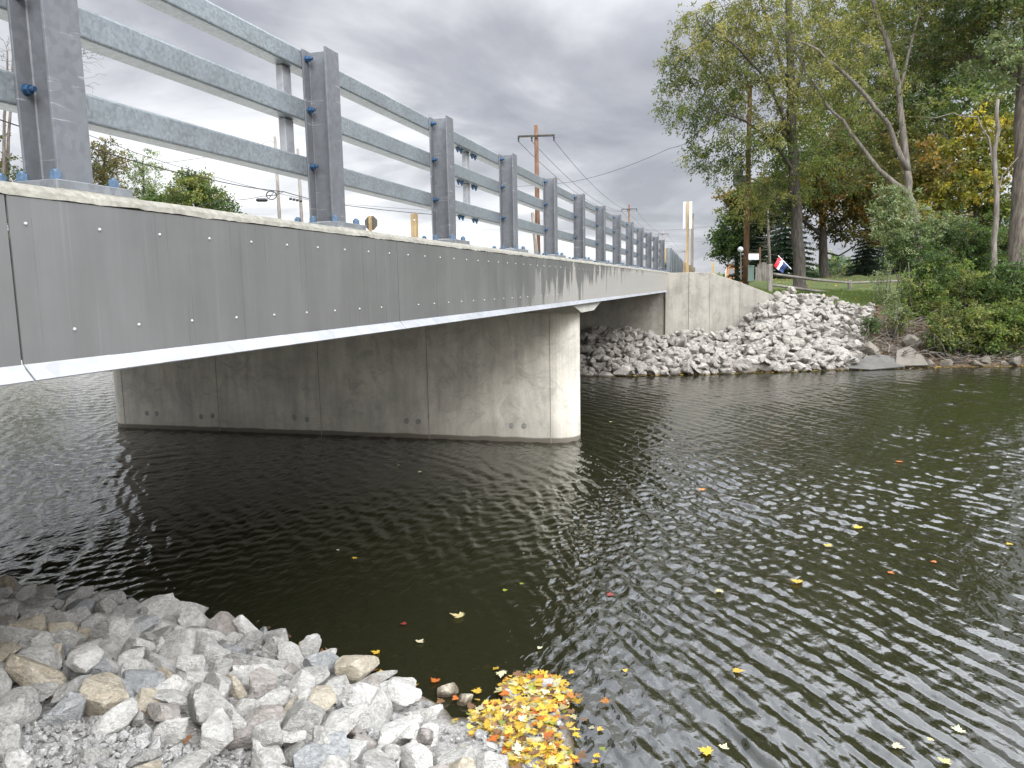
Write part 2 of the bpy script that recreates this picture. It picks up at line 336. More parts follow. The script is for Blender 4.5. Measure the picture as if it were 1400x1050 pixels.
lv = g.ramp(g.vor(p, 2.6, 'F1'), [(.07, 1), (.11, 0)]); gr = g.mix(g.math('MULTIPLY', lv, g.ramp(a, [(.35, 0), (.5, 1)])), gr, (.42, .30, .10))
fld = g.mix(g.ramp(g.noise(g.scale(p, (.02, .3, 1)), 1, 4), [(.3, 0), (.7, 1)]), (.36, .29, .20), (.46, .39, .29))
cc = g.mix(at.outputs[0], dirt, gravc); cc = g.mix(at.outputs[1], cc, gr); cc = g.mix(at.outputs[2], cc, fld)
z = g.n('ShaderNodeSeparateXYZ', {0: p}).outputs[2]; under = g.ramp(g.math('SUBTRACT', z, WATER), [(-.0, 1), (.03, 0)])
bed = g.mix(g.ramp(g.noise(p, 6, 6, .7), [(.4, 0), (.65, 1)]), (.030, .021, .010), (.10, .07, .032)); cc = g.mix(under, cc, bed)
finish(g, cc, .95, 0, g.bump(g.math('ADD', b, g.math('MULTIPLY', c3, .5)), .8, .03), .2)
V = np.stack([XX.ravel(), YY.ravel(), ZZ.ravel()], 1)
tag(np_mesh('ground', V, grid_faces(len(gy), len(gx)), m, smooth=True, col=colr), kind='structure')
def gz(x, y): return float(height(np.array([x]), np.array([y]))[0])

# ------------------------------------------------------------------ water: real ripples on one sheet
def water():
    r = np.concatenate([np.geomspace(1.7, 34, 1050), np.geomspace(34.6, 400, 60)]); th = np.radians(np.concatenate([np.linspace(-84, -56, 60), np.linspace(-55.8, 24, 860), np.linspace(24.5, 78, 80)]))
    rr, tt = np.meshgrid(r, th, indexing='ij'); X = rr * np.sin(tt); Y = rr * np.cos(tt); Z = np.zeros_like(X)
    g2 = np.random.default_rng(5); cell = np.maximum(rr * (math.log(34 / 1.7) / 1050), rr * math.radians(80 / 860) * np.where((tt > -.975) & (tt < .42), 1, 6))
    # slow domain warp so crests curve
    wx = .22 * np.sin(X * .55 + .8 * np.sin(Y * .35)) + .10 * np.sin(Y * 1.3 + X * .4); wy = .22 * np.sin(Y * .5 + 1.3 + .7 * np.sin(X * .4)) + .10 * np.sin(X * 1.25 - Y * .5)
    Xw, Yw = X + wx, Y + wy
    env = .70 + .42 * np.sin(X * .8 + 1.7 * np.sin(Y * .45)) * np.sin(Y * .6 + 1.1 * np.sin(X * .7))
    main = math.radians(38)           # travel direction of the main train
    calm = np.clip(((X + 1.6) ** 2 + (Y - 4.0) ** 2) ** .5 / 2.6, .25, 1)
    for i in range(84):
        lam = math.exp(g2.uniform(math.log(.05), math.log(.55)))
        a = main + g2.normal() * (.17 if i % 4 else .8) + (0 if i % 7 else math.pi / 2)
        k = 2 * math.pi / lam; slope = .050 * (1.45 if .10 < lam < .28 else (1.0 if lam < .1 else .55))
        fade = np.clip((lam / cell - 2.5) / 3, 0, 1)
        ph = k * (Xw * math.cos(a) + Yw * math.sin(a)) + g2.uniform(0, 6.28); q = g2.uniform(.3, 1.1); e = .55 + .45 * np.sin(X * q + Y * g2.uniform(-1, 1) + g2.uniform(0, 6.28))
        Z += fade * slope / k * np.sin(ph + .35 * np.sin(ph)) * e
    Z *= env * calm
    V = np.stack([X.ravel(), Y.ravel(), (Z + WATER).ravel()], 1)
    m, g = material('river_water'); p = pos(g)
    mp = g.n('ShaderNodeMapping', {'Vector': p, 'Rotation': (0, 0, R(-40)), 'Scale': (2.2, 1.0, 1)}).outputs[0]; n = g.math('ADD', g.noise(mp, 5.5, 2, .5, .5), g.math('MULTIPLY', g.noise(p, 19, 2, .5, .5), .25))
    dd = g.n('ShaderNodeVectorMath', {0: p}, operation='LENGTH').outputs['Value']
    st = g.ramp(g.math('MULTIPLY', dd, 1 / 60.), [(.05, .16), (.13, .50), (.4, .46)])
    nrm = g.n('ShaderNodeBump', {'Height': n, 'Strength': st, 'Distance': .02}).outputs[0]
    fr = g.n('ShaderNodeFresnel', {'IOR': 1.65, 'Normal': nrm}).outputs[0]
    gl = g.n('ShaderNodeBsdfGlossy', {'Color': (1, 1, 1, 1), 'Roughness': .02, 'Normal': nrm}).outputs[0]
    tr = g.n('ShaderNodeBsdfTransparent', {'Color': (.42, .36, .20, 1)}).outputs[0]
    di = g.n('ShaderNodeBsdfDiffuse', {"Color": (.023, .0235, .011, 1)}).outputs[0]
    body = g.n('ShaderNodeMixShader', {0: .55, 1: tr, 2: di}).outputs[0]
    g.n('ShaderNodeOutputMaterial', {'Surface': g.n('ShaderNodeMixShader', {0: fr, 1: body, 2: gl}).outputs[0]})
    tag(np_mesh('river_water', V, grid_faces(len(r), len(th)), m, smooth=True), kind='structure')
water()

# ------------------------------------------------------------------ bridge
XF = -2.15; XL = -11.15
bridge = empty('road_bridge', (-6.6, 11.2, WATER)); tag(bridge, 'concrete slab road bridge on one wall pier with grey metal fascia', 'bridge')
mb = MB(); mb.box(XL, -2.175, -1.8, 25.4, -.205, .17); mb.build('deck_slab', CONC, bridge)
def ragged(y0, y1, x0, xf, zt, zb, step=.035):
    mb = MB(); n = int((y1 - y0) / step); 
    for i in range(n):
        ya, yb = y0 + i * step, y0 + (i + 1) * step
        for (y) in ((ya,) if i < n - 1 else (ya, yb)):
            q = mnoise.noise(Vector((y * 5, 0, 1))) * .006 + mnoise.noise(Vector((y * 23, 4, 1))) * .004
            t = mnoise.noise(Vector((y * 2.1, 9, 1))) * .004
            mb.v += [(x0, y, zt), (xf - .03, y, zt + t), (xf - .004 + q, y, zt - .022 + t), (xf + .004 + q * .6, y, zb + q), (xf - .02, y, zb + q), (x0, y, zb - .02)]
    k = len(mb.v) // 6
    for i in range(k - 1):
        for j in range(6): mb.f.append((i * 6 + j, i * 6 + (j + 1) % 6, (i + 1) * 6 + (j + 1) % 6, (i + 1) * 6 + j))
    mb.f += [tuple(range(6)), tuple(range((k - 1) * 6, k * 6))[::-1]]
    return mb
m, g = material('raw_concrete_lip'); p = pos(g); n = g.noise(p, 30, 5, .7); nb = g.noise(p, 4, 4)
finish(g, g.mix(1, g.mix(g.ramp(n, [(.3, 0), (.7, 1)]), (.17, .16, .13), (.31, .295, .25)), g.ramp(nb, [(.3, .8), (.7, 1.1)]), 'MULTIPLY'), .9, 0, g.bump(n, .6, .01), .3); LIP = m
ragged(-1.8, 25.4, -2.66, XF, .350, .308).build('kerb', LIP, bridge)
mb = MB(); mb.box(XL, XL + .5, -1.8, 25.4, .172, .36); mb.build('kerb', CONC, bridge)
ys = [-1.76, 1.80] + [4.56 + 2.72 * i for i in range(8)]; ys[-1] = 23.85; ys = [y for y in ys if y <= 23.85]
for i, (ya, yb) in enumerate(zip(ys[:-1], ys[1:])):
    mb = MB(); gap = .004; e = 0.0
    prof = [(XF, ya + gap, .304), (XF, ya + gap, -.218), (XF + .040, ya + gap, -.265), (XF + .036, ya + gap, -.268), (XF - .006, ya + gap, -.222), (XF - .006, ya + gap, .304)]
    mb.add([(XF, ya + gap, .304), (XF, ya + gap, -.218), (XF - .006, ya + gap, -.218), (XF - .006, ya + gap, .304), (XF, yb - gap, .304), (XF, yb - gap, -.218), (XF - .006, yb - gap, -.218), (XF - .006, yb - gap, .304)],
           [(0, 1, 2, 3), (7, 6, 5, 4), (0, 4, 5, 1), (3, 2, 6, 7), (0, 3, 7, 4), (1, 5, 6, 2)])
    nf = len(mb.f); y = math.ceil((ya - 1.859 + .03) / .287) * .287 + 1.859
    while y < yb - .03:
        mb.dome((XF, y, .222), (1, 0, 0), .0062, .006, 7)
        if y + .145 < yb - .02: mb.dome((XF, y + .145, -.118), (1, 0, 0), .0062, .006, 7)
        y += .287
    pn = mb.build('fascia_panel', [FASC, RIVET], bridge)
    for p_ in pn.data.polygons:
        if p_.index >= nf: p_.material_index = 1
    mb = MB(); mb.prism([(XF + .001, ya + gap, -.219), (XF + .044, ya + gap, -.266), (XF + .041, ya + gap, -.270), (XF - .05, ya + gap, -.2700), (XF - .05, ya + gap, -.266), (XF + .03, ya + gap, -.262), (XF - .004, ya + gap, -.2195)], (0, ya, 0), (0, yb - 2 * gap, 0)); mb.build('drip_flashing', ZINC, pn)
# haunch over the pier, flush with slab edge, and the pier
mb = MB(); mb.prism([(-2.17, 9.75, -.206), (-2.17, 10.73, -.40), (-2.17, 11.70, -.40), (-2.17, 12.75, -.206)], (0, 0, 0), (-8.9, 0, 0)); mb.build('pier_cap', m_concrete('cap_concrete', (.50, .48, .42), .3), bridge)
def pierprof(z, grow=0.):
    c0 = Vector((-2.70, 11.26, z)); c1 = Vector((-10.42, 10.97, z)); d = (c1 - c0).normalized(); nrm = Vector((-d.y, d.x, 0)); r = .385 + grow; pts = []
    for k in range(25): a = -math.pi / 2 + math.pi * k / 24; pts.append(c0 + (-d) * math.cos(a) * r + nrm * math.sin(a) * r * -1)
    for k in range(25): a = -math.pi / 2 + math.pi * k / 24; pts.append(c1 + d * math.cos(a) * r + nrm * math.sin(a) * r)
    return pts, c0, c1, d, nrm, r
pts, c0, c1, dd_, nrm_, rr_ = pierprof(WATER - 1.6)
mb = MB(); top = [Vector((p.x, p.y, -.401)) for p in pts]; n = len(pts); mb.add(pts + top, [tuple(range(n)), tuple(range(n, 2 * n))] + [(i, (i + 1) % n, n + (i + 1) % n, n + i) for i in range(n)])
pier = mb.build('pier', PIERC, bridge)
fn = Vector((dd_.y, -dd_.x, 0)); fn = fn if fn.y < 0 else -fn       # outward normal of front face
def face(s, z, out=0.): q = c0 + dd_ * s + fn * (rr_ + out); return Vector((q.x, q.y, z))
JM = m_plain('form_joint_stain', (.30, .275, .225), .9, 0, 9, .3); PATCH = m_plain('grout_patch', (.27, .262, .24), .8, 0, 25, .4)
L = (c1 - c0).length
for s in (.0, L / 4 * 1.02, L / 2, L * .75, L):
    mb = MB(); q = face(s, -1.4, .0015); mb.obox((q.x, q.y, (-.41 + WATER) / 2), dd_, fn, Vector((0, 0, 1)), .004, .003, (-.41 - WATER) / 2); mb.build('form_joint', JM, pier)
for s in (.62, .42, 2.35, 2.15, 4.35, 4.12, 4.9 + 1.25, 5.92, 7.25, 7.05):
    mb = MB(); q = face(s, WATER + .26 + .02 * math.sin(s * 9)); vs = []
    for k in range(14):
        a = 6.283 * k / 14; r_ = .042 * (1 + .07 * math.sin(a * 2 + s * 7)); vs.append(q + dd_ * math.cos(a) * r_ + Vector((0, 0, 1)) * math.sin(a) * r_ * 1.1 + fn * .003)
    mb.prism(vs, (0, 0, 0), -fn * .006); mb.build('tie_hole_patch', PATCH, pier)
# abutments and wing walls
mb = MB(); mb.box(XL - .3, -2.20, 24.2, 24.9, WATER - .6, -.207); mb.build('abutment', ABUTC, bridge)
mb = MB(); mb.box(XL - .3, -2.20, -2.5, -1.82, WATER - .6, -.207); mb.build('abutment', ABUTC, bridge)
wd = Vector((3.05, 1.65, 0)); wl_ = wd.length; wd.normalize(); wn = Vector((-wd.y, wd.x, 0)); p0 = Vector((-2.19, 24.10, 0))
def wing(p0, wd, wn, segs):
    for (s0, s1, z0, z1) in segs:
        mb = MB(); A = p0 + wd * s0; B = p0 + wd * s1; zb = WATER - .5
        pr = [Vector((A.x, A.y, zb)), Vector((B.x, B.y, zb)), Vector((B.x, B.y, z1)), Vector((A.x, A.y, z0))]
        mb.prism(pr, (0, 0, 0), wn * .45); mb.build('wing_wall', ABUTC, bridge, bevel=.015)
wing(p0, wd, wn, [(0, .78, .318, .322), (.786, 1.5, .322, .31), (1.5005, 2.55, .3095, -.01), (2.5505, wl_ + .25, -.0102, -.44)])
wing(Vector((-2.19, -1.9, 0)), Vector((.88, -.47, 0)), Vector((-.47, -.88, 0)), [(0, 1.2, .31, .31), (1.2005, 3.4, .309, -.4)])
# road on the deck and beyond
for (x0, x1, y0, y1, z_) in ((XL + .52, -2.68, -1.8, 25.4, .175), (XL + .3, -2.6, 25.4, 700, .33), (XL + .3, -2.6, -200, -2.5, .33)):
    mb = MB(); mb.box(x0, x1, y0, y1, z_ - .03 if z_ > .2 else .172, z_); tag(mb.build('road', NEWC if z_ < .2 else ASPH), kind='structure')

# ------------------------------------------------------------------ railing
S = 1.905; Y0 = 2.1615; XO = -2.3258
rail = empty('bridge_railing', (-2.45, 2.0, .361)); tag(rail, 'galvanised three-tube steel railing along the bridge edge, bolted to steel posts', 'railing')
y0, y1 = Y0, Y0 + .152; XI = XO - .160
zb, zt = .3935, 1.402
mb = MB(); mb.box(XO - .011, XO, y0, y1, zb, zt); mb.box(XI, XI + .011, y0, y1, zb, zt); mb.box(XI + .0112, XO - .0112, (y0 + y1) / 2 - .0045, (y0 + y1) / 2 + .0045, zb, zt - .004)
mb.prism([(XI + .0112, (y0 + y1) / 2 - .0044, zb), (XI + .016, (y0 + y1) / 2 - .0044, zb), (XI + .0112, (y0 + y1) / 2 - .012, zb)], (0, 0, 0), (0, 0, zt - zb - .01))
post = mb.build('post', POSTM, rail, bevel=.0015)
yc = (y0 + y1) / 2; xc = (XO + XI) / 2
mb = MB(); mb.box(xc - .175, xc + .165, yc - .165, yc + .175, .3615, .3934); mb.build('base_plate', PLATE, post, bevel=.003)
mb = MB(); mb.box(xc - .19, xc + .18, yc - .18, yc + .19, .3503, .3612); mb.build('grout_pad', LIP, post, bevel=.003)
mb = MB(); nv = [];
for ex in (XO + .001,):
    mb.prism([(XO, y0 - .004, .3935), (XO + .012, y0 - .004, .3935), (XO, y0 - .004, .406)], (0, 0, 0), (0, y1 - y0 + .008, 0)); mb.prism([(XI + .01, y0, .3935), (XI + .01, y0 - .012, .3935), (XI + .01, y0, .405)], (0, 0, 0), (XO - XI - .01, 0, 0))
mb.build('weld_bead', ZINC, post, smooth=False)
for bx, by in ((-.135, -.12), (-.03, -.125), (.115, -.12), (.12, .13), (-.135, .13)):
    x, y = xc + bx, yc + by; mb = MB()
    mb.tube([(x, y, .3937), (x, y, .398)], .024, 16); hx = [(x + .0205 * math.cos(R(60 * k + 17 * bx * 99)), y + .0205 * math.sin(R(60 * k + 17 * bx * 99)), .3982) for k in range(6)]
    mb.prism(hx, (0, 0, 0), (0, 0, .026)); mb.tube([(x, y, .4244), (x, y, .433)], [.0125, .0115], 10); mb.build('anchor_bolt', PALEBLUE, post, bevel=.0015)
for z_ in (1.352, 1.060, .733):
    x, y = XI + .0112, yc - .042; mb = MB()
    mb.tube([(x, y, z_), (x + .004, y, z_)], .021, 16); hx = [(x + .0042, y + .0185 * math.cos(R(60 * k + 9)), z_ + .0185 * math.sin(R(60 * k + 9))) for k in range(6)]
    mb.prism(hx, (0, 0, 0), (.019, 0, 0)); mb.tube([(x + .0234, y, z_), (x + .042, y, z_)], [.0105, .0100], 10); mb.build('rail_bolt', BLUE, post, bevel=.0012)
for k in range(-2, 13):
    if k: c = copy_tree(post, rail); c.location = (0, S * k, 0)
def tube_rail(za, zb_, ya, yb):
    mb = MB(); x0, x1 = XI - .115, XI - .001; r = .011; prof = []
    for cx, cz, a0 in ((x1 - r, zb_ - r, 0), (x0 + r, zb_ - r, 90), (x0 + r, za + r, 180), (x1 - r, za + r, 270)):
        for j in range(4): a = R(a0 + 30 * j); prof.append((cx + r * math.cos(a), ya, cz + r * math.sin(a)))
    mb.prism(prof[::-1], (0, ya, 0), (0, yb, 0)); me = mb.build('rail', GALV, rail, smooth=False)
    return me
lev = ((1.292, 1.400), (.996, 1.118), (.672, .790))
seg = ((-2.2, 7.08), (7.084, 16.60), (16.604, 25.15))
spl = []
for za, zb_ in lev:
    for ya, yb in seg:
        ro = tube_rail(za, zb_, ya, yb)
        if ya > 0:
            for dy in (-.30, -.21, .10, .19):
                for dx in (-.055,):
                    x, y = XI + dx, ya + dy; mb = MB()
                    mb.tube([(x, y, za - .0005), (x, y, za - .006)], .021, 10); mb.tube([(x, y, za - .0062), (x, y, za - .026)], .017, 6); mb.tube([(x, y, za - .0262), (x, y, za - .042)], .009, 8); mb.build('splice_bolt', BLUE, ro)
for y in (3.99, 7.06, 16.6):
    for (zlo, zhi) in ((lev[1][1] + .001, lev[0][0] - .001), (lev[2][1] + .001, lev[1][0] - .001)):
        mb = MB(); mb.box(XI - .10, XI - .055, y - .045, y + .045, zlo, zhi); mb.build('spacer_tube', ZINC, rail, bevel=.006)

# ------------------------------------------------------------------ guard rail and roadside posts beyond the bridge
gr_ = empty('guard_rail', (-2.5, 29, .28)); tag(gr_, 'guard rail beyond the bridge end, steel posts first and then brown wooden posts', 'guard rail')
GZ = .28
for i in range(16):
    Y = 27.2 + 1.0 * i if i < 9 else 36.2 + (i - 9) * 1.9
    mb = MB(); X = -2.36 - .02 * i; top = 1.24 - .028 * i if i < 9 else .98 - .01 * (i - 9)
    if i < 9: mb.box(X - .09, X - .08, Y, Y + .16, GZ - .1, top); mb.box(X + .08, X + .09, Y, Y + .16, GZ - .1, top); mb.box(X - .0798, X + .0798, Y + .07, Y + .08, GZ - .1, top - .004)
    else: mb.box(X - .1, X + .1, Y, Y + .18, GZ - .1, top)
    pp = mb.build('post', GALV if i < 9 else POSTW, gr_, bevel=.006)
    mb = MB(); mb.box(X - .29, X - .092 if i < 9 else X - .102, Y + .01, Y + .14, top - .42, top - .02); mb.build('offset_block', POSTW, pp, bevel=.006)
mb = MB(); prof = []
for z_, x_ in ((.0, .0), (.06, .03), (.10, -.05), (.16, -.05), (.20, .03), (.26, .03), (.30, -.05), (.36, -.05), (.40, .03), (.46, .0)): prof.append((x_, z_))
yy = np.linspace(25.3, 52, 24); vs = []
for y in yy: vs += [(-2.70 - .3 * (y - 27) / 20 + a, y, 1.00 - .45 + b - max(0, (y - 27)) * .017) for a, b in prof]
mb.v = vs; mb.f = [(i * 10 + j, i * 10 + j + 1, i * 10 + 11 + j, i * 10 + 10 + j) for i in range(len(yy) - 1) for j in range(9)]
o = mb.build('corrugated_beam', GALV, gr_); so_ = o.modifiers.new('solid', 'SOLIDIFY'); so_.thickness = .004
def sign_post(x, y0_, y1_, d, w_, name, mat, label, cat, sign=None):
    A = W(x, y1_, d); B = W(x, y0_, d); r_ = w_ / 2; B.x, B.y = A.x, A.y
    root = empty(name, (A.x, A.y, A.z - .2)); tag(root, label, cat)
    mb = MB(); mb.box(A.x - r_, A.x + r_, A.y - r_, A.y + r_, A.z - .2, B.z); mb.build('post', mat, root, bevel=.006)
    return root, A, B
root, A, B = sign_post(939.5, 277, 372, 28, .10, 'object_marker_sign', POSTW, 'tall wooden post carrying a narrow white sign panel seen from behind', 'sign')
mb = MB(); mb.box(B.x - .175, B.x + .145, B.y - .062, B.y - .057, B.z - .98, B.z + .005); o = mb.build('sign_panel', WHITE, root, bevel=.001); o.location.y = .115
sign_post(946, 293, 372, 29.5, .10, 'wooden_post', GREYW, 'plain square wooden post without a sign, right of the white marker sign', 'post')
sign_post(975, 359, 378, 44, .09, 'marker_post', YELLOW, 'slim yellow marker post beyond the wing wall', 'post')
root, A, B = sign_post(508, 296, 345, 40, .14, 'stop_sign', POSTW, 'back of an octagonal sign on a wooden post behind the railing', 'sign')
mb = MB(); c = Vector((B.x, B.y + .085, B.z - .36)); mb.prism([(c.x + .37 / math.cos(R(22.5)) * math.cos(R(22.5 + 45 * k)), c.y, c.z + .37 / math.cos(R(22.5)) * math.sin(R(22.5 + 45 * k))) for k in range(8)], (0, 0, 0), (0, .004, 0)); mb.build('sign_plate', m_plain('dull_sign_back', (.07, .065, .05), .6, 0, 12, .5), root)
root, A, B = sign_post(568, 293, 345, 36, .27, 'timber_post', POSTW, 'short thick timber post behind the railing near its third post', 'post')
mb = MB(); mb.box(B.x + .02, B.x + .10, B.y - .143, B.y - .1355, B.z - .32, B.z - .27); mb.build('tag_plate', WHITE, root)

# ------------------------------------------------------------------ utility poles and wires
def pole(x, ytop, ybot, d, r_, mat, label, arm=None, lean=0., group=None):
    A = W(x, ybot, d); B = W(x, ytop, d); base = Vector((A.x, A.y, min(A.z, gz(A.x, A.y)) - .3)); B = Vector((A.x + lean, A.y, B.z))
    root = empty('utility_pole', base); tag(root, label, 'utility pole', group)
    mb = MB(); mb.tube([base, base.lerp(B, .5), B], [r_, r_ * .85, r_ * .7], 12); mb.build('shaft', mat, root, smooth=True)
    ends = []
    if arm:
        h, wd_, dz = arm; c = B - Vector((0, 0, dz)); ax = Vector((math.cos(h), math.sin(h), 0)); ay = Vector((-ax.y, ax.x, 0))
        mb = MB(); mb.obox(c + ay * -(r_ + .06), ax, ay, Vector((0, 0, 1)), wd_, .05, .06); mb.build('crossarm', DARKBARK, root)
        for t in (-1, -.25, 1):
            e = c + ax * wd_ * t * .96 - ay * (r_ + .06); mb = MB()
            mb.tube([e + Vector((0, 0, -.06)), e + Vector((0, 0, -.12)), e + Vector((0, 0, -.2)), e + Vector((0, 0, -.34))], [.03, .07, .045, .06], 8); mb.build('insulator', DARK, root); ends.append(e + Vector((0, 0, -.34)))
    else: ends = [B - Vector((0, 0, .3))]
    return root, B, ends
def wire(pts, sag, r_, label, n=22):
    mb = MB(); P = []
    for a, b in zip(pts[:-1], pts[1:]):
        a, b = Vector(a), Vector(b)
        for i in range(n + 1):
            t = i / n; q = a.lerp(b, t); q.z -= sag * 4 * t * (1 - t); P.append(q) if not P or (q - P[-1]).length > 1e-4 else None
    mb.tube(P, r_, 5); o = mb.build('overhead_wire', DARK, loc=P[0]); tag(o, label, 'wire', 'overhead wires strung between utility poles'); return o
PG = 'utility poles along the road'
pA, BA, eA = pole(735.5, 176, 352, 52, .19, POLEW, 'tall reddish utility pole with a crossarm behind the railing', (R(12), 1.25, .75), group=PG)
pB, BB, eB = pole(860, 281, 372, 118, .19, POLEW, 'utility pole with a crossarm, second in the row going away', (R(12), 1.2, .7), group=PG)
pC, BC, eC = pole(906, 316, 378, 190, .19, GREYW, 'farther utility pole with a crossarm, third in the row', (R(12), 1.3, .8), group=PG)
pD, BD, eD = pole(936, 341, 380, 300, .19, GREYW, 'farthest tiny utility pole just left of the white marker sign', (R(12), 1.2, .8), group=PG)
for i in range(3):
    t = ('left', 'middle', 'right')[i]
    wire([eA[i], eB[i]], 1.3, .017, f'thin wire from the {t} insulator of the tall reddish pole'); wire([eB[i], eC[i]], 1.0, .02, f'{t} wire between the second and third crossarm poles'); wire([eC[i], eD[i]], 1.2, .024, f'{t} wire running past the third crossarm pole')
p1, B1, e1 = pole(384, 190, 330, 56, .15, GREYW, 'slim leaning grey pole carrying cables left of the second railing post'); 
p2, B2, e2 = pole(414, 206, 330, 58, .15, GREYW, 'grey pole standing close beside the cable pole'); 
p3, B3, e3 = pole(737.5, 291, 352, 40, .13, GREYW, 'short grey stub pole leaning beside the tall reddish pole', lean=-.35)
hook = W(388, 262, 56)
wire([W(-120, 120, 30), W(125, 202, 38), W(270, 241, 47), hook, W(475, 281, 60), W(640, 296, 80)], .12, .03, 'thick black cable sagging down to the grey cable pole', 8)
wire([W(-120, 85, 30), W(125, 186, 38), W(270, 235, 47), W(430, 275, 58), W(640, 290, 80)], .1, .015, 'thin wire above the thick black cable on the left', 8)
wire([W(200, 295, 44), W(300, 274, 50), W(360, 268, 54), hook], .1, .02, 'black cable rising from the treetops to the grey cable pole', 8)
wire([W(200, 225, 40), W(372, 192, 56), B1 - Vector((0, 0, .1))], .25, .012, 'faint wire meeting the top of the grey cable pole', 8)
wire([W(600, 254, 70), W(780, 249, 60), W(915, 203, 48), W(985, 165, 42)], .25, .014, 'service wire climbing across the sky into the walnut tree', 10)
wire([W(870, 314, 150), W(1000, 306, 110)], .4, .02, 'low wire behind the white marker sign'); wire([W(900, 329, 160), W(1000, 326, 110)], .4, .018, 'lowest faint wire behind the white marker sign')
mb = MB(); q = W(358, 273.5, 53.5); ax = RT.copy(); mb.tube([q - ax * .42, q - ax * .3, q + ax * .3, q + ax * .42], [.05, .13, .13, .05], 10); tag(mb.build('splice_case', DARK, loc=q), 'black cable splice case hanging on the cable', 'cable box')
mb = MB(); q = W(371, 267, 54); mb.tube([q + RT * .36 * math.cos(t) + Vector((0, 0, .30 * math.sin(t))) for t in np.linspace(0, 6.283, 25)], .035, 6); mb.tube([q - RT * .36, q + RT * .36], .02, 5); mb.tube([q - RT * .2 - UP * .25, q + RT * .2 + UP * .25], .02, 5); tag(mb.build('cable_coil', DARK, loc=q), 'round coil of spare cable beside the cable pole', 'cable coil')
mb = MB(); q = W(403, 272, 56); 
for i in range(4): mb.tube([q + RT * (i * .25 - .4) - Vector((0, 0, i * .05)), q + RT * (i * .25 - .22) - Vector((0, 0, i * .05))], .09, 7)
tag(mb.build('cable_clamps', DARK, loc=q), 'row of small black clamps on the cable between two grey poles', 'cable fitting')
# pole with transformer among the trees
pT, BT, eT = pole(1019.5, 126, 386, 38, .155, POLEW, 'reddish brown utility pole with a transformer in front of the walnut tree')
mb = MB(); q = W(1009, 243, 38); mb.tube([q + Vector((0, 0, -.42)), q + Vector((0, 0, -.40)), q + Vector((0, 0, .36)), q + Vector((0, 0, .42))], [.2, .24, .24, .16], 16); mb.box(q.x + .2, q.x + .42, q.y - .04, q.y + .04, q.z - .1, q.z + .1); mb.build('transformer', TREEGREY, pT, smooth=False)

# ------------------------------------------------------------------ far yard things
A = W(1053.5, 404, 27.2); 
def px_height(x, y0_, y1_, d): return (y1_ - y0_) * d / FPX
fence = empty('rail_fence', (A.x, A.y, gz(A.x, A.y))); tag(fence, 'weathered split-rail fence of two rails behind the pale riprap', 'fence')
fp = [W(1053.5, 361, 27.2), W(1162, 383, 34), W(1290, 377, 43), W(1420, 372, 52)]
for i, q in enumerate(fp):
    zb_ = min(gz(q.x, q.y) - .1, q.z - .9); mb = MB(); s_ = .085 if i == 0 else .08; mb.box(q.x - s_, q.x + s_, q.y - s_, q.y + s_, zb_, q.z); mb.build('post', GREYW, fence, bevel=.02)
    if i < 3:
        for dz in ((.34, .74) if i == 0 else (.12, .62)):
            a = q - Vector((0, 0, dz)); dz2 = {0: {.34: .12, .74: .62}, 1: {.12: .12, .62: .62}, 2: {.12: .12, .62: .62}}[i][dz]
            b = fp[i + 1] - Vector((0, 0, dz2)); m_ = a.lerp(b, .5) - Vector((0, 0, .04)); mb = MB(); mb.tube([a, m_, b], [.05, .06, .05], 6); mb.build('rail', GREYW, fence)
def thing(name, label, cat, loc): o = empty(name, loc); tag(o, label, cat); return o
# flag leaning from the fence post
q0 = W(1080, 366, 27.0); q1 = W(1064, 349.5, 27.0); fl = thing('flag', 'small red, white and navy flag on a slanting white stick by the fence', 'flag', q0)
mb = MB(); mb.tube([q0 - (q1 - q0) * .1, q1], .012, 8); mb.build('stick', WHITEF, fl)
def flagpt(u, v):
    a = q1.lerp(q0, .08 + .72 * u); dwn = W(1056.5, 361, 27.0) - q1; s_ = a + dwn * v * (1 - .12 * u); s_ += F * .03 * math.sin(v * 7 + u * 3); s_.z -= .03 * v * v; return s_
NB = 15
for band, (u0, u1, mt, nm) in enumerate(((0., .34, REDF, 'red_stripe'), (.34, .56, WHITEF, 'white_stripe'), (.56, 1., NAVY, 'navy_stripe'))):
    mb = MB(); vs = [flagpt(u0 + (u1 - u0) * i / 5, j / NB) for j in range(NB + 1) for i in range(6)]; mb.v = [tuple(v) for v in vs]; mb.f = [(j * 6 + i, j * 6 + i + 1, j * 6 + i + 7, j * 6 + i + 6) for j in range(NB) for i in range(5)]
    o = mb.build(nm, mt, fl, smooth=True); s_ = o.modifiers.new('solid', 'SOLIDIFY'); s_.thickness = .004
mb = MB(); c = flagpt(.40, .25) - F * .02; mb.prism([c + RT * (.075 * (1 if k % 2 == 0 else .42) * math.cos(R(36 * k + 20))) + UP * (.075 * (1 if k % 2 == 0 else .42) * math.sin(R(36 * k + 20))) for k in range(10)], (0, 0, 0), F * .004); mb.build('white_emblem', WHITEF, fl)
q = W(1030.5, 351, 36); s_ = thing('yard_sign', 'blank white board sign beside a brown post under the evergreen', 'sign', W(1039, 372, 36))
mb = MB(); mb.obox(q, RT, F, UP, .25, .012, .145); mb.build('board', WHITE, s_, bevel=.004)
mb = MB(); a = W(1039, 338, 36.1); b = W(1039, 376, 36.1); mb.tube([b, a], .045, 8); mb.build('post', POLEW, s_); mb = MB(); mb.tube([W(1025, 346.2, 36.1), W(1039, 346.2, 36.1)], .02, 6); mb.build('arm', POLEW, s_)
q = W(1026.5, 382, 37); s_ = thing('utility_cabinet', 'small grey-green utility cabinet on the grass beside the reddish pole', 'cabinet', q)
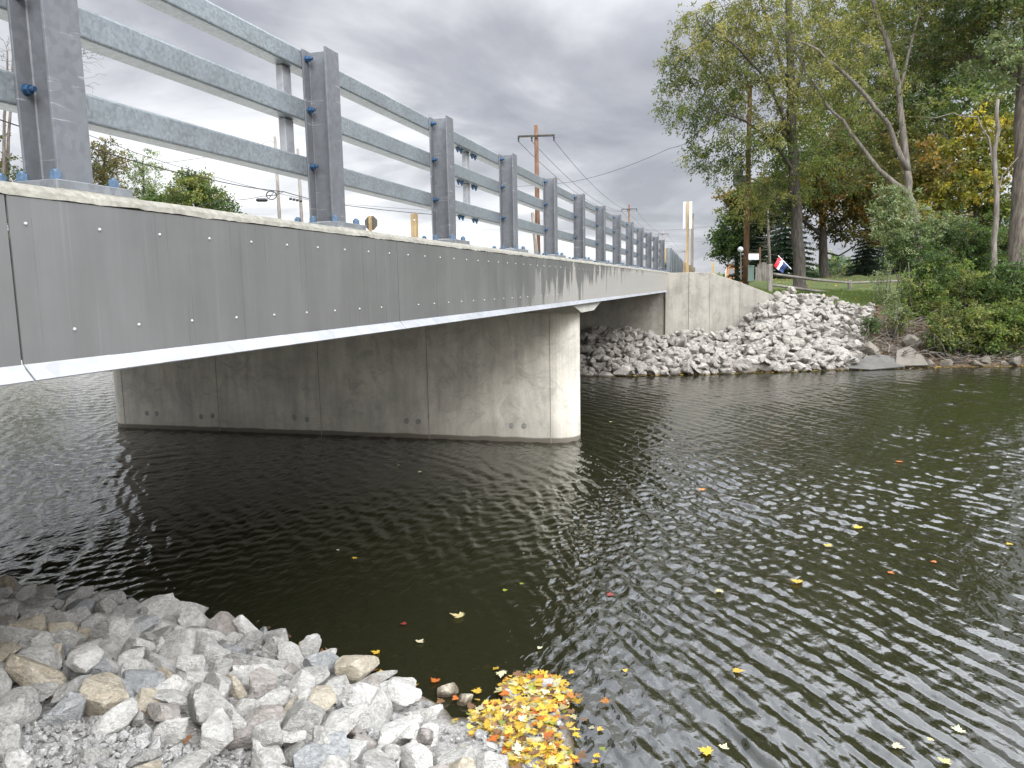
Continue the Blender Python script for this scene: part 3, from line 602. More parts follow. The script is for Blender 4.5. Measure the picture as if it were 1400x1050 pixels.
mb = MB(); mb.box(q.x - .14, q.x + .14, q.y, q.y + .3, q.z - .1, q.z + .62); mb.build('body', GREENBOX, s_, bevel=.02); mb = MB(); mb.box(q.x - .16, q.x + .16, q.y - .02, q.y + .32, q.z + .621, q.z + .68); mb.build('lid', GREENBOX, s_, bevel=.01)
q = W(1042.5, 381, 34); s_ = thing('wooden_screen', 'rounded weathered wooden plank screen standing on the grass by the fence', 'screen', q)
for i in range(8):
    t = (i - 3.5) / 3.5; x = q.x + t * .27; h_ = .74 - .2 * abs(t) ** 2.2; mb = MB(); mb.box(x - .036, x + .036, q.y - .02 + .015 * (i % 2), q.y + .02 + .015 * (i % 2), q.z - .1, q.z + h_); mb.build('plank', GREYW, s_, bevel=.006)
q = W(1012.5, 341, 44); s_ = thing('yard_lamp', 'white globe lamp on a slim grey post partly behind the reddish pole', 'lamp', W(1013, 378, 44))
mb = MB(); mb.tube([q + UP * .16 * math.cos(t) * -1 for t in np.linspace(.15, 2.99, 9)], [.16 * math.sin(t) for t in np.linspace(.15, 2.99, 9)], 14); mb.build('globe', WHITE, s_, smooth=True)
mb = MB(); mb.tube([W(1013, 382, 44), q - UP * .15], .035, 8); mb.build('post', GREYW, s_)
# small house beyond
q = W(1004, 382, 95); s_ = thing('house', 'small orange-brown house with pale trim far behind the reddish pole', 'house', q)
mb = MB(); mb.box(q.x - 1.0, q.x + 2.6, q.y, q.y + 5, q.z - .5, q.z + 1.9); mb.build('wall', BRICKO, s_)
mb = MB(); mb.prism([(q.x - 1.2, q.y - .2, q.z + 1.9), (q.x + 2.8, q.y - .2, q.z + 1.9), (q.x + .8, q.y - .2, q.z + 2.5)], (0, 0, 0), (0, 5.4, 0)); mb.build('roof', GREYW, s_)
for dx in (-.6, .5, 1.6): mb = MB(); mb.box(q.x + dx, q.x + dx + .5, q.y - .03, q.y - .002, q.z + .5, q.z + 1.3); mb.build('window', TREEGREY, s_)
for dx in (-1.1, .25, 1.35): mb = MB(); mb.box(q.x + dx, q.x + dx + .1, q.y - .06, q.y - .032, q.z - .3, q.z + 1.88); mb.build('trim_post', WHITE, s_)

# ------------------------------------------------------------------ trees
NPR = np.random.default_rng(21)
def leaves_mesh(cent, cols, per, spread, ln, wd, droop, r, flat=.6):
    n = len(cent) * per; c = np.repeat(cent, per, 0); cc = np.repeat(cols, per, 0)
    # leaves sit on short sprays that radiate from the cluster centre
    ns = max(3, per // 9); sd_ = r.normal(size=(len(cent), ns, 3)); sd_[:, :, 2] = sd_[:, :, 2] * .55 - droop; sd_ /= np.linalg.norm(sd_, axis=2, keepdims=True)
    si = r.integers(0, ns, n); ci = np.repeat(np.arange(len(cent)), per); d = sd_[ci, si]; t = r.uniform(.05, 1, n)[:, None] ** .8
    sl = (spread * r.uniform(.6, 1.35, (len(cent), ns)))[ci, si][:, None]
    P = c + d * t * sl + r.normal(size=(n, 3)) * spread * .10; P[:, 2] -= (t[:, 0] ** 2) * spread * droop * .6
    a = d * .7 + r.normal(size=(n, 3)) * .7; a[:, 2] -= droop * .6; a /= np.linalg.norm(a, axis=1, keepdims=True)
    up = r.normal(size=(n, 3)) * .7; up[:, 2] += flat; b = np.cross(a, up); b /= np.linalg.norm(b, axis=1, keepdims=True) + 1e-6
    L = (ln * r.uniform(.6, 1.3, n))[:, None]; Wd = (wd * r.uniform(.7, 1.3, n))[:, None]; nn_ = np.cross(b, a)
    V = np.stack([P, P + a * L * .45 + b * Wd * .5 + nn_ * Wd * .12, P + a * L, P + a * L * .45 - b * Wd * .5 + nn_ * Wd * .12], 1).reshape(-1, 3)
    cc = cc * 1.45 * r.uniform(.72, 1.28, (n, 1)) * (1 + r.normal(size=(n, 3)) * .05)
    return V, np.arange(n * 4).reshape(-1, 4), np.clip(np.repeat(cc, 4, 0), .004, .85)
PAL = {'olive': [(.06, .08, .022), (.085, .10, .03), (.045, .065, .02), (.11, .115, .035)], 'walnut': [(.085, .09, .026), (.11, .11, .035), (.055, .062, .02), (.16, .145, .05)],
       'green': [(.042, .070, .022), (.06, .088, .028), (.035, .055, .018)], 'dark': [(.032, .048, .018), (.045, .06, .022), (.06, .06, .02)],
       'yellow': [(.20, .165, .03), (.15, .14, .03), (.27, .21, .035), (.10, .11, .03)], 'orange': [(.12, .085, .025), (.10, .085, .03), (.08, .08, .03), (.15, .09, .025)],
       'brown': [(.085, .07, .025), (.105, .08, .03), (.07, .07, .028), (.055, .062, .022)], 'lime': [(.085, .115, .028), (.065, .095, .024), (.125, .135, .038)],
       'grey': [(.12, .145, .075), (.15, .17, .10), (.09, .115, .055)], 'spruce': [(.035, .055, .042), (.05, .075, .06), (.028, .04, .03)], 'fir': [(.02, .04, .02), (.03, .055, .025)]}
def tree(name, label, cat, base, stems, ells, nclus, leaf, bark=BARK, group=None, tip=.010, power=2.35, crown='crown', trunk='trunk'):
    """stems: [(points, radii)]; ells: [(centre, (rx, rz, ry), weight, palette)]; leaf: dict"""
    root = empty(name, base); tag(root, label, cat, group); r = NPR
    cen = []; col = []; wsum = sum(e[2] for e in ells)
    for (c, rad, wt, pal) in ells:
        k = max(2, int(nclus * wt / wsum)); d = r.normal(size=(k, 3)); d /= np.linalg.norm(d, axis=1, keepdims=True); q = r.uniform(0, 1, (k, 1)) ** .42
        q *= 1 + .16 * np.sin(d[:, :1] * 7 + c[0]) * np.cos(d[:, 2:] * 6 + c[2])
        P = np.array(c) + (np.outer(d[:, 0] * rad[0] * q[:, 0], np.array(RT)) + np.outer(d[:, 2] * rad[1] * q[:, 0], (0, 0, 1)) + np.outer(d[:, 1] * rad[2] * q[:, 0], (F.x, F.y, 0)))
        pc = np.array(PAL[pal]); cc = pc[r.integers(0, len(pc), k)] * r.uniform(.7, 1.25, (k, 1)); cen.append(P); col.append(cc)
    cen = np.concatenate(cen); col = np.concatenate(col)
    nodes = []; par = []; fixed = []
    mb = MB()
    for pts, rad in stems:
        mb.tube(pts, rad, 10)
        for i, (p_, rr) in enumerate(zip(pts, rad)):
            for t in (0, .5):
                if i + 1 < len(pts) or t == 0:
                    q = Vector(p_).lerp(Vector(pts[min(i + 1, len(pts) - 1)]), t); nodes.append(q); par.append(-1)
    ns0 = len(nodes); zmin = min(v.z for v in nodes); zmax = max(v.z for v in nodes)
    NA = [tuple(v) for v in nodes]; ok = [v.z > zmin + (zmax - zmin) * .22 or ns0 < 3 for v in nodes]
    stem = np.array(NA); dist = np.min(np.linalg.norm(cen[:, None] - stem[None], axis=2), 1); order = np.argsort(dist)
    A = np.zeros((ns0 + 2 * len(cen), 3)); A[:ns0] = stem; act = np.zeros(len(A), bool); act[:ns0] = ok; plen = np.zeros(len(A)); parr = -np.ones(len(A), int); cnt = ns0; cl_node = np.zeros(len(cen), int)
    for i in order:
        P = cen[i]; dd = np.linalg.norm(A[:cnt] - P, axis=1) + plen[:cnt] * .35 + np.maximum(0, A[:cnt, 2] - P[2]) * .5; dd[~act[:cnt]] = 1e9
        j = int(np.argmin(dd)); mid = A[j] * .5 + P * .5 + np.array([0, 0, .07]) * np.linalg.norm(P - A[j]) + r.normal(size=3) * .07 * np.linalg.norm(P - A[j])
        A[cnt] = mid; parr[cnt] = j; plen[cnt] = plen[j] + np.linalg.norm(mid - A[j]); act[cnt] = True; A[cnt + 1] = P; parr[cnt + 1] = cnt; plen[cnt + 1] = plen[cnt] + np.linalg.norm(P - mid); act[cnt + 1] = True; cl_node[i] = cnt + 1; cnt += 2
    w_ = np.zeros(cnt); 
    for i in range(cnt - 1, ns0 - 1, -1):
        if w_[i] == 0: w_[i] = tip ** power
        if parr[i] >= 0: w_[parr[i]] += w_[i]
    rad = w_ ** (1 / power)
    for i in range(ns0, cnt):
        j = parr[i]; r0 = rad[i] if j < ns0 else min(rad[j], rad[i] * 1.35)
        mb.tube([A[j], A[i]], [r0, rad[i]], 5 if rad[i] > .03 else 3, cap=False)
    mb.build(trunk, bark, root, smooth=True)
    if leaf:
        V, Fq, cc = leaves_mesh(cen, col, leaf['n'], leaf['s'], leaf['l'], leaf['w'], leaf.get('droop', .3), r)
        np_mesh(crown, V, Fq, LEAF, root, col=cc)
    return root
def E_(x, y, rx, ry, d, rd, wt, pal): k = d / FPX; return (W(x, y, d), (rx * k, ry * k, rd), wt, pal)
def stem(pts, d, w0, w1, d1=None):
    n = len(pts); d1 = d if d1 is None else d1; P = [W(x, y, d + (d1 - d) * i / (n - 1)) for i, (x, y) in enumerate(pts)]; k = d / FPX
    # finer, slightly wobbly
    Q = []; Rr = []
    for i in range(n - 1):
        for t in (0, .5):
            q = P[i].lerp(P[i + 1], t); q += Vector(NPR.normal(size=3)) * .03; Q.append(q); Rr.append((w0 + (w1 - w0) * (i + t) / (n - 1)) * k / 2)
    Q.append(P[-1]); Rr.append(w1 * k / 2); return Q, Rr
def rooted(st, depth=.5):             # carry a stem down into the ground, with a flare
    Q, Rr = st; b = Q[0]; zg = gz(b.x, b.y); z0 = min(b.z - .2, zg - .2); Q2 = [Vector((b.x, b.y, z0)), Vector((b.x, b.y, z0 + .25))]; return Q2 + Q, [Rr[0] * 1.55, Rr[0] * 1.25] + Rr

d = 36
tree('walnut_tree', 'tall airy tree with drooping olive leaves just behind the split-rail fence', 'tree', W(1093, 388, d),
     [rooted(stem([(1093, 388), (1090, 320), (1087, 250), (1083, 190), (1081, 120), (1078, 50), (1077, -20), (1075, -110)], d, 17, 7)),
      stem([(1086, 205), (1068, 150), (1045, 105), (1010, 65), (965, 30)], d, 6, 2, 34), stem([(1083, 150), (1100, 80), (1130, 20), (1160, -30)], d, 6, 2, 37),
      stem([(1087, 240), (1060, 195), (1020, 165), (975, 150)], d, 5, 2, 35), stem([(1084, 130), (1060, 60), (1040, 0), (1030, -60)], d, 6, 2, 37)],
     [E_(985, 60, 85, 75, d, 3.0, 1.0, 'walnut'), E_(1075, 20, 110, 90, d, 3.4, 1.2, 'walnut'), E_(965, 135, 62, 50, d, 2.2, .55, 'olive'), E_(1000, 205, 72, 42, d, 2.2, .55, 'olive'), E_(1065, 130, 95, 70, d, 3, .8, 'walnut'),
      E_(1160, 90, 75, 80, d, 3, .8, 'walnut'), E_(1120, 215, 80, 50, d, 2.4, .5, 'olive'), E_(1050, 270, 50, 34, d, 2, .25, 'walnut'), E_(1060, -120, 150, 90, d, 4, 1.0, 'walnut'), E_(925, 95, 28, 42, d, 1.2, .14, 'olive')],
     900, dict(n=70, s=.58, l=.17, w=.058, droop=.55), DARKBARK)
d = 58
tree('maple_tree', 'broad maple with orange-tinged leaves and a thick dark trunk in the lawn', 'tree', W(1127, 378, d),
     [rooted(stem([(1127, 378), (1126, 345), (1125, 318), (1124, 290), (1122, 250), (1120, 200)], d, 13, 5)), stem([(1126, 322), (1150, 300), (1185, 285), (1215, 280)], d, 5, 2), stem([(1125, 322), (1095, 300), (1060, 290)], d, 5, 2),
      stem([(1126, 345), (1148, 350), (1170, 335), (1185, 325)], d, 3, 1.2)],
     [E_(1115, 262, 90, 45, d, 4.5, 1.1, 'orange'), E_(1180, 250, 85, 70, d, 4.5, 1.1, 'brown'), E_(1150, 200, 110, 60, d, 4.5, 1.0, 'olive'), E_(1065, 265, 60, 42, d, 3.5, .5, 'olive'), E_(1160, 318, 50, 14, d, 3, .12, 'brown'), E_(1205, 295, 55, 40, d, 3.5, .45, 'orange')],
     620, dict(n=60, s=.85, l=.24, w=.16, droop=.2), DARKBARK)
d = 27
tree('leaning_tree', 'pale-barked tree with several thin leaning stems at the top of the bank', 'tree', W(1262, 410, d),
     [rooted(stem([(1260, 410), (1255, 350), (1250, 300), (1243, 265), (1241, 235), (1236, 180), (1226, 115), (1213, 55), (1192, 0), (1182, -50)], d, 13, 5)),
      stem([(1241, 236), (1226, 195), (1214, 170), (1195, 148), (1165, 112), (1140, 88), (1118, 68), (1085, 55)], d, 8, 2.5, 26), stem([(1243, 268), (1222, 247), (1205, 232), (1175, 200), (1150, 165), (1132, 145), (1108, 105), (1080, 62), (1070, 20)], d, 7, 2, 28),
      stem([(1228, 125), (1245, 60), (1262, 0)], d, 5, 2)],
     [E_(1170, 40, 75, 55, d, 2.4, .6, 'walnut'), E_(1230, -10, 85, 60, d, 2.4, .6, 'walnut'), E_(1120, 90, 55, 40, d, 1.8, .35, 'walnut'), E_(1205, 140, 60, 50, d, 1.8, .18, 'olive'), E_(1090, 30, 45, 40, d, 1.6, .25, 'walnut')],
     230, dict(n=44, s=.45, l=.13, w=.045, droop=.35), PALEBARK)
d = 26
tree('oak_tree', 'thick grey trunk at the right edge with dark overhanging branches', 'tree', W(1384, 420, d),
     [rooted(stem([(1391, 420), (1393, 340), (1396, 250), (1399, 170), (1403, 90), (1410, 10), (1418, -90)], d, 24, 17)), stem([(1398, 70), (1365, 50), (1325, 38), (1280, 45)], d, 9, 3, 28), stem([(1395, 110), (1350, 75), (1300, 85), (1262, 75)], d, 7, 2.5, 29), stem([(1405, 0), (1360, -40), (1310, -60)], d, 9, 3)],
     [E_(1330, 15, 85, 45, d + 1, 2.6, .8, 'dark'), E_(1375, 70, 50, 40, d, 2.4, .45, 'grey'), E_(1280, 70, 60, 34, d + 3, 2.6, .5, 'dark'), E_(1390, -20, 90, 60, d, 3, .6, 'olive'), E_(1300, -60, 90, 50, d, 3, .5, 'dark'), E_(1440, 80, 50, 90, d, 3, .3, 'olive')],
     330, dict(n=60, s=.5, l=.14, w=.075, droop=.3), BARK)
d = 24.5
tree('dead_tree', 'thin bare dead trunk standing left of the thick grey trunk', 'tree', W(1352, 420, d),
     [rooted(stem([(1354, 420), (1357, 360), (1360, 300), (1361, 230), (1364, 180), (1364, 136)], d, 8.5, 4.5)), stem([(1361, 240), (1350, 190), (1335, 162), (1300, 156), (1262, 160)], d, 3, 1, 25), stem([(1360, 290), (1372, 240), (1392, 215)], d, 2.5, 1)],
     [E_(1345, 180, 26, 40, d, .8, 1, 'brown')], 16, None, PALEBARK, tip=.006)
d = 40
tree('yellow_maple', 'bright yellow maple glowing between the dark trunks on the right', 'tree', W(1336, 385, d),
     [rooted(stem([(1336, 385), (1336, 320), (1332, 260), (1336, 200), (1340, 140)], d, 9, 4)), stem([(1333, 270), (1312, 220), (1290, 180)], d, 4, 2), stem([(1334, 250), (1362, 210), (1385, 190)], d, 4, 2)],
     [E_(1325, 215, 52, 60, d, 2.8, 1, 'yellow'), E_(1290, 262, 48, 42, d, 2.6, .55, 'yellow'), E_(1372, 215, 40, 60, d, 2.6, .45, 'yellow'), E_(1335, 150, 60, 30, d, 2.6, .35, 'olive'), E_(1260, 235, 36, 50, d, 2.4, .35, 'orange'), E_(1355, 290, 50, 30, d, 2.6, .3, 'olive')],
     360, dict(n=58, s=.62, l=.20, w=.14, droop=.2), DARKBARK)
d = 46
tree('shade_tree', 'large dark green shade tree filling the upper right behind the leaning stems', 'tree', W(1292, 380, d),
     [rooted(stem([(1294, 385), (1292, 320), (1290, 250), (1285, 180), (1280, 100), (1276, 20)], d, 15, 7)), stem([(1288, 220), (1250, 160), (1215, 120)], d, 6, 3), stem([(1286, 190), (1330, 130), (1360, 100)], d, 6, 3)],
     [E_(1235, 110, 95, 75, d, 4, 1.1, 'dark'), E_(1320, 110, 80, 62, d, 4, 1.0, 'green'), E_(1270, 30, 130, 60, d, 4, 1.2, 'dark'), E_(1200, 190, 75, 60, d, 4, .7, 'brown'), E_(1255, 185, 60, 50, d, 3.4, .5, 'olive'), E_(1290, -60, 150, 70, d, 4, .8, 'dark'), E_(1190, 20, 60, 60, d, 4, .4, 'olive')],
     680, dict(n=62, s=.8, l=.22, w=.13, droop=.25), DARKBARK)
d = 66
tree('backdrop_tree', 'rusty brown tree behind the maple and the leaning stems', 'tree', W(1230, 375, d),
     [rooted(stem([(1230, 376), (1228, 330), (1226, 280), (1222, 220)], d, 9, 5))],
     [E_(1225, 250, 75, 60, d, 4.5, 1, 'brown'), E_(1160, 165, 75, 60, d, 4.5, .8, 'olive'), E_(1300, 300, 75, 45, d, 4.5, .7, 'orange'), E_(1240, 325, 55, 30, d, 4, .4, 'dark')],
     420, dict(n=60, s=1.0, l=.28, w=.18, droop=.2), DARKBARK)
d = 62
tree('small_maple', 'rounded green maple with an orange top left of the reddish pole', 'tree', W(1000, 378, d),
     [rooted(stem([(1008, 380), (1006, 350), (1004, 320), (1003, 290)], d, 6, 3))],
     [E_(1005, 322, 32, 34, d, 2.6, 1, 'green'), E_(988, 335, 17, 22, d, 1.6, .3, 'green'), E_(1015, 285, 30, 28, d, 2.4, .7, 'olive'), E_(1000, 268, 14, 12, d, 1, .22, 'orange'), E_(1040, 300, 30, 30, d, 2.4, .5, 'olive')],
     230, dict(n=66, s=.7, l=.24, w=.14, droop=.2), DARKBARK)

def conifer(name, label, x, yb, yt, halfw, d, pal, skirt=.1, bare=False, tiers=17):
    B = W(x, yb, d); T = W(x, yt, d); T.x, T.y = B.x, B.y; H = T.z - B.z; rw = halfw * d / FPX; r = NPR
    root = empty(name, B); tag(root, label, 'tree'); mb = MB(); mb.tube([B - Vector((0, 0, .5)), B + Vector((0, 0, H * .5)), T], [H * .018, H * .012, .012], 8); pts = []
    dirs = []
    for i in range(tiers):
        t = skirt + (1 - skirt) * (i / tiers) ** .95; R0 = rw * (1 - t) ** .85 * (1 + .12 * math.sin(i * 2.3)); z_ = B.z + H * t; nb_ = max(5, int(15 * (1 - t) + 4))
        for k in range(nb_):
            a = 6.283 * (k + r.uniform(-.3, .3)) / nb_ + i; L_ = R0 * r.uniform(.78, 1.12); tipp = Vector((B.x + math.cos(a) * L_, B.y + math.sin(a) * L_, z_ - L_ * .22))
            c = Vector((B.x, B.y, z_)); mb.tube([c, c.lerp(tipp, .5) - Vector((0, 0, L_ * .06)), tipp], [.02, .014, .006], 3, cap=False)
            m_ = max(3, int(L_ / .22))
            for s_ in range(1, m_ + 1):
                q = c.lerp(tipp, (s_ + .2) / (m_ + .2)); pts.append(q); dirs.append(tipp - c)
    mb.build('trunk', DARKBARK, root, smooth=True); P = np.array([tuple(q) for q in pts]); D = np.array([tuple(q) for q in dirs]); D /= np.linalg.norm(D, axis=1, keepdims=True) + 1e-9
    per = 26; n = len(P) * per; c = np.repeat(P, per, 0); dd = np.repeat(D, per, 0); side = np.cross(dd, (0, 0, 1)); side /= np.linalg.norm(side, axis=1, keepdims=True) + 1e-9
    a = dd * r.uniform(.2, 1, (n, 1)) + side * r.normal(size=(n, 1)) * .8; a[:, 2] += r.normal(size=n) * .25 - .12; a /= np.linalg.norm(a, axis=1, keepdims=True)
    p0_ = c + side * r.normal(size=(n, 1)) * .10 + dd * r.normal(size=(n, 1)) * .1 + np.array([0, 0, 1]) * r.normal(size=(n, 1)) * .04
    b = np.cross(a, r.normal(size=(n, 3))); b /= np.linalg.norm(b, axis=1, keepdims=True); L_ = r.uniform(.10, .26, (n, 1)); w__ = .022 * (d / 50)
    V = np.stack([p0_, p0_ + a * L_ * .5 + b * w__, p0_ + a * L_, p0_ + a * L_ * .5 - b * w__], 1).reshape(-1, 3); pc = np.array(PAL[pal]); cc = np.repeat(pc[r.integers(0, len(pc), n)] * r.uniform(.7, 1.35, (n, 1)), 4, 0)
    np_mesh('crown', V, np.arange(n * 4).reshape(-1, 4), LEAF, root, col=cc); return root
conifer('spruce_tree', 'dense blue-green spruce at the back edge of the lawn', 1186, 380, 300, 30, 62, 'spruce', .0)
conifer('spruce_tree', 'partly hidden dark spruce right of the blue-green spruce', 1222, 380, 290, 28, 64, 'fir', .0)
conifer('pine_tree', 'big dark evergreen between the reddish pole and the walnut trunk', 1072, 378, 262, 48, 56, 'fir', .02)
conifer('pine_tree', 'dark evergreen directly behind the white yard sign', 1036, 378, 280, 38, 60, 'fir', .04)
# dead conifer with bare whorls by the pole
d = 45; B = W(1052, 378, d)
root = empty('dead_conifer', B); tag(root, 'bare dead conifer trunk with short broken branches beside the flag', 'tree'); mb = MB(); P = [W(x, y, d) for x, y in ((1052, 384), (1052, 350), (1051, 330), (1050, 305), (1050, 285))]; mb.tube(P, [.1, .09, .08, .07, .04], 8)
for i in range(26):
    y = 290 + i * 3.2; q = W(1050.5 + (y - 290) * .02, y, d); a = NPR.uniform(0, 6.28); L_ = NPR.uniform(.3, 1.1); e = q + Vector((math.cos(a) * L_, math.sin(a) * L_, NPR.uniform(-.12, .18))); mb.tube([q, q.lerp(e, .5) + Vector((0, 0, -.04)), e], [.022, .015, .006], 4)
mb.build('trunk', PALEBARK, root, smooth=True)

# shrubs and bank growth
def shrub(label, x, yb, rx, ry, d, pals, n, lf, yc_=None, name='shrub', wt=None, bark=BARK):
    B = W(x, yb, d); zg = gz(B.x, B.y); yc_ = yc_ if yc_ is not None else yb - ry; stems = []
    for k in range(6):
        a = W(x + NPR.uniform(-.25, .25) * rx, yb, d + NPR.uniform(-.3, .3)); e = W(x + NPR.uniform(-.7, .7) * rx, yc_ - NPR.uniform(-.2, .6) * ry, d + NPR.uniform(-.5, .5)); a.z = min(a.z, zg) - .1
        stems.append(([a, a.lerp(e, .5) + Vector(NPR.normal(size=3)) * .06, e], [.022, .016, .008]))
    return tree(name, label, 'shrub', (B.x, B.y, zg), stems, [E_(x + ox * rx, yc_ + oy * ry, rx * s_, ry * s_, d, rx * s_ * d / FPX * .8, s_, pl) for (ox, oy, s_, pl) in pals], n, lf, bark, tip=.004, trunk='stems', crown='leaves')
sl = dict(n=46, s=.26, l=.085, w=.05, droop=.25)
shrub('tall grey-green shrub hiding the foot of the leaning stems', 1232, 415, 48, 72, 26.2, [(0, -.2, .8, 'grey'), (-.3, -.6, .5, 'grey'), (.25, .3, .6, 'green')], 240, sl, 325)
shrub('bright green leafy shrub hanging over the brushwood on the bank', 1262, 455, 42, 62, 23.6, [(0, .1, .8, 'lime'), (-.25, .6, .4, 'lime'), (.35, -.35, .6, 'green')], 230, sl, 395)
shrub('blue-green elder shrub between the leaning stems and the dead trunk', 1318, 400, 52, 52, 28, [(0, 0, .85, 'green'), (-.5, -.3, .5, 'grey'), (.4, .3, .5, 'green')], 260, dict(n=46, s=.30, l=.10, w=.055, droop=.2), 330)
shrub('yellow-green shrub just left of the dead trunk foot', 1312, 425, 30, 26, 24.6, [(0, 0, .9, 'lime'), (-.4, .2, .5, 'lime')], 90, sl, 382)
shrub('low leafy bush overhanging the water at the right edge', 1365, 490, 56, 42, 21.0, [(0, 0, .9, 'lime'), (.5, -.3, .6, 'olive'), (-.5, .4, .5, 'olive')], 300, sl, 448)
shrub('green bush at the right edge in front of the thick trunk', 1395, 470, 44, 56, 22.0, [(0, 0, .9, 'green'), (-.3, .4, .5, 'olive')], 200, sl, 392)
shrub('small brownish-green plant at the foot of the bank', 1292, 484, 24, 22, 20.9, [(0, 0, .9, 'olive')], 50, sl, 460)
shrub('green weed growing between the pale rocks and the brushwood', 1188, 462, 13, 15, 21.6, [(0, 0, .9, 'green')], 40, dict(n=30, s=.14, l=.07, w=.03, droop=.1), 446)
shrub('dark shrub under the trees behind the yellow-green shrub', 1338, 400, 45, 30, 33, [(0, 0, .9, 'dark'), (.5, .2, .6, 'brown')], 140, dict(n=50, s=.4, l=.13, w=.07, droop=.2), 365)
shrub('wide dark green bush filling the right edge behind the thick trunk', 1400, 400, 50, 60, 33, [(0, 0, .9, 'green'), (-.6, .2, .6, 'dark')], 200, dict(n=50, s=.45, l=.14, w=.08, droop=.2), 340)
shrub('vine-draped thin shrub left of the bright green shrub', 1178 + 30, 432, 18, 50, 25.4, [(0, 0, .7, 'grey')], 40, dict(n=26, s=.2, l=.07, w=.035, droop=.4), 385)
shrub('scrubby olive shrub leaning over the brushwood right of the weed', 1222, 462, 24, 34, 22.0, [(0, 0, .8, 'grey'), (.3, .3, .6, 'olive')], 70, dict(n=26, s=.2, l=.07, w=.035, droop=.3), 425)
shrub('low dark bush on the dirt bank between the bright shrub and the right edge', 1316, 474, 44, 30, 21.4, [(0, 0, .9, 'olive'), (-.4, .2, .6, 'brown')], 130, dict(n=36, s=.24, l=.08, w=.05, droop=.2), 440)
shrub('leafy bush on the bank top just left of the thick trunk', 1335, 445, 40, 36, 23.6, [(0, 0, .9, 'olive'), (.3, -.3, .6, 'lime')], 170, sl, 405)
# brushwood: tangle of dead twigs
mb = MB(); r = NPR
for i in range(420):
    x, y = r.uniform(1165, 1400), 0; t = (x - 1165) / 235; y = r.uniform(428, 492) if t < .55 else r.uniform(465, 497); dd = 20.15 + (497 - y) * .05 + t * .3
    a = W(x, y, dd); an = r.uniform(0, 6.28); L_ = r.uniform(.25, 1.25); e = a + Vector((math.cos(an) * L_, math.sin(an) * L_ * .6, r.uniform(-.15, .45) * L_)); a.z = max(a.z, gz(a.x, a.y) - .02); e.z = max(e.z, gz(e.x, e.y) + .02, WATER - .02)
    k = a.lerp(e, .5) + Vector(r.normal(size=3)) * .07 * L_; q = r.uniform(.010, .024); mb.tube([a, k, e], [q, q * .8, q * .3], 4, cap=False)
tag(mb.build('brushwood', PALEBARK, loc=(3.6, 23, -1.6)), 'tangle of dead grey-brown twigs lying on the dirt bank', 'brushwood', kind='stuff')
# slabs at the water's edge
def slab(pts, d, th, label, mat):
    P = [W(x, y, d_) for x, y, d_ in pts]; mb = MB(); n = len(P); mb.add(P + [p_ + Vector((.05, .5, -th)) for p_ in P], [tuple(range(n)), tuple(range(n, 2 * n))[::-1]] + [(i, n + i, n + (i + 1) % n, (i + 1) % n) for i in range(n)])
    o = mb.build('concrete_slab', mat, loc=P[0], bevel=.03); tag(o, label, 'slab')
slab([(1156, 503, 19.9), (1164, 488, 20.3), (1205, 484, 20.5), (1232, 489, 20.5), (1238, 501, 20.0), (1190, 505, 19.75)], 21.5, .35, 'flat dark grey broken slab lying at the waterline beside the riprap', m_concrete('old_concrete', (.095, .09, .08), .4))
slab([(1224, 500, 20.05), (1226, 478, 20.6), (1244, 473, 20.8), (1262, 486, 20.5), (1270, 499, 20.1)], 21.5, .35, 'slanting tan slab at the waterline right of the dark slab', m_concrete('old_tan_concrete', (.13, .115, .095), .4))

# left background behind the railing
d = 80
LB = 'trees far behind the railing on the left'
def zroot(x, y, d): q = W(x, y, d); return q
tree('round_tree', 'dense round green tree seen under the bottom rail left of the cable pole', 'tree', W(262, 360, d), [stem([(262, 370), (262, 330), (262, 290), (260, 260)], d, 8, 4)],
     [E_(262, 272, 48, 34, d, 4, 1, 'olive'), E_(220, 290, 42, 28, d, 4, .6, 'green'), E_(300, 296, 30, 22, d, 3, .4, 'green'), E_(255, 320, 70, 30, d, 4, .6, 'green'), E_(258, 246, 20, 12, d, 2, .2, 'olive')], 420, dict(n=64, s=.9, l=.28, w=.16, droop=.15), DARKBARK, LB)
tree('sparse_tree', 'thin sparse-leaved tree left of the dense round tree', 'tree', W(198, 360, 84), [stem([(200, 370), (198, 320), (196, 270), (195, 220)], 84, 5, 2)],
     [E_(196, 238, 26, 34, 84, 2.5, 1, 'grey'), E_(185, 275, 26, 28, 84, 2.5, .7, 'olive'), E_(212, 265, 16, 20, 84, 2, .4, 'grey')], 140, dict(n=40, s=.8, l=.24, w=.12, droop=.1), DARKBARK, LB)
tree('brown_tree', 'brown half-bare tree right behind the first railing post', 'tree', W(145, 360, 78), [stem([(140, 370), (140, 310), (142, 250), (144, 190)], 78, 6, 2)],
     [E_(145, 232, 26, 46, 78, 2.5, 1, 'brown'), E_(160, 285, 30, 40, 78, 3, .8, 'brown'), E_(120, 270, 30, 60, 78, 3, .8, 'dark')], 330, dict(n=44, s=.75, l=.22, w=.12, droop=.1), DARKBARK, LB)
tree('bare_tree', 'tall bare tree with fine twigs behind the top rails at left', 'tree', W(78, 360, 60), [stem([(70, 370), (78, 250), (88, 150), (98, 80), (104, 30)], 60, 7, 2)],
     [E_(112, 85, 34, 45, 60, 2, 1, 'brown'), E_(125, 55, 20, 30, 60, 2, .6, 'brown'), E_(100, 130, 40, 30, 60, 2, .5, 'brown')], 190, None, BARK, LB, tip=.010)
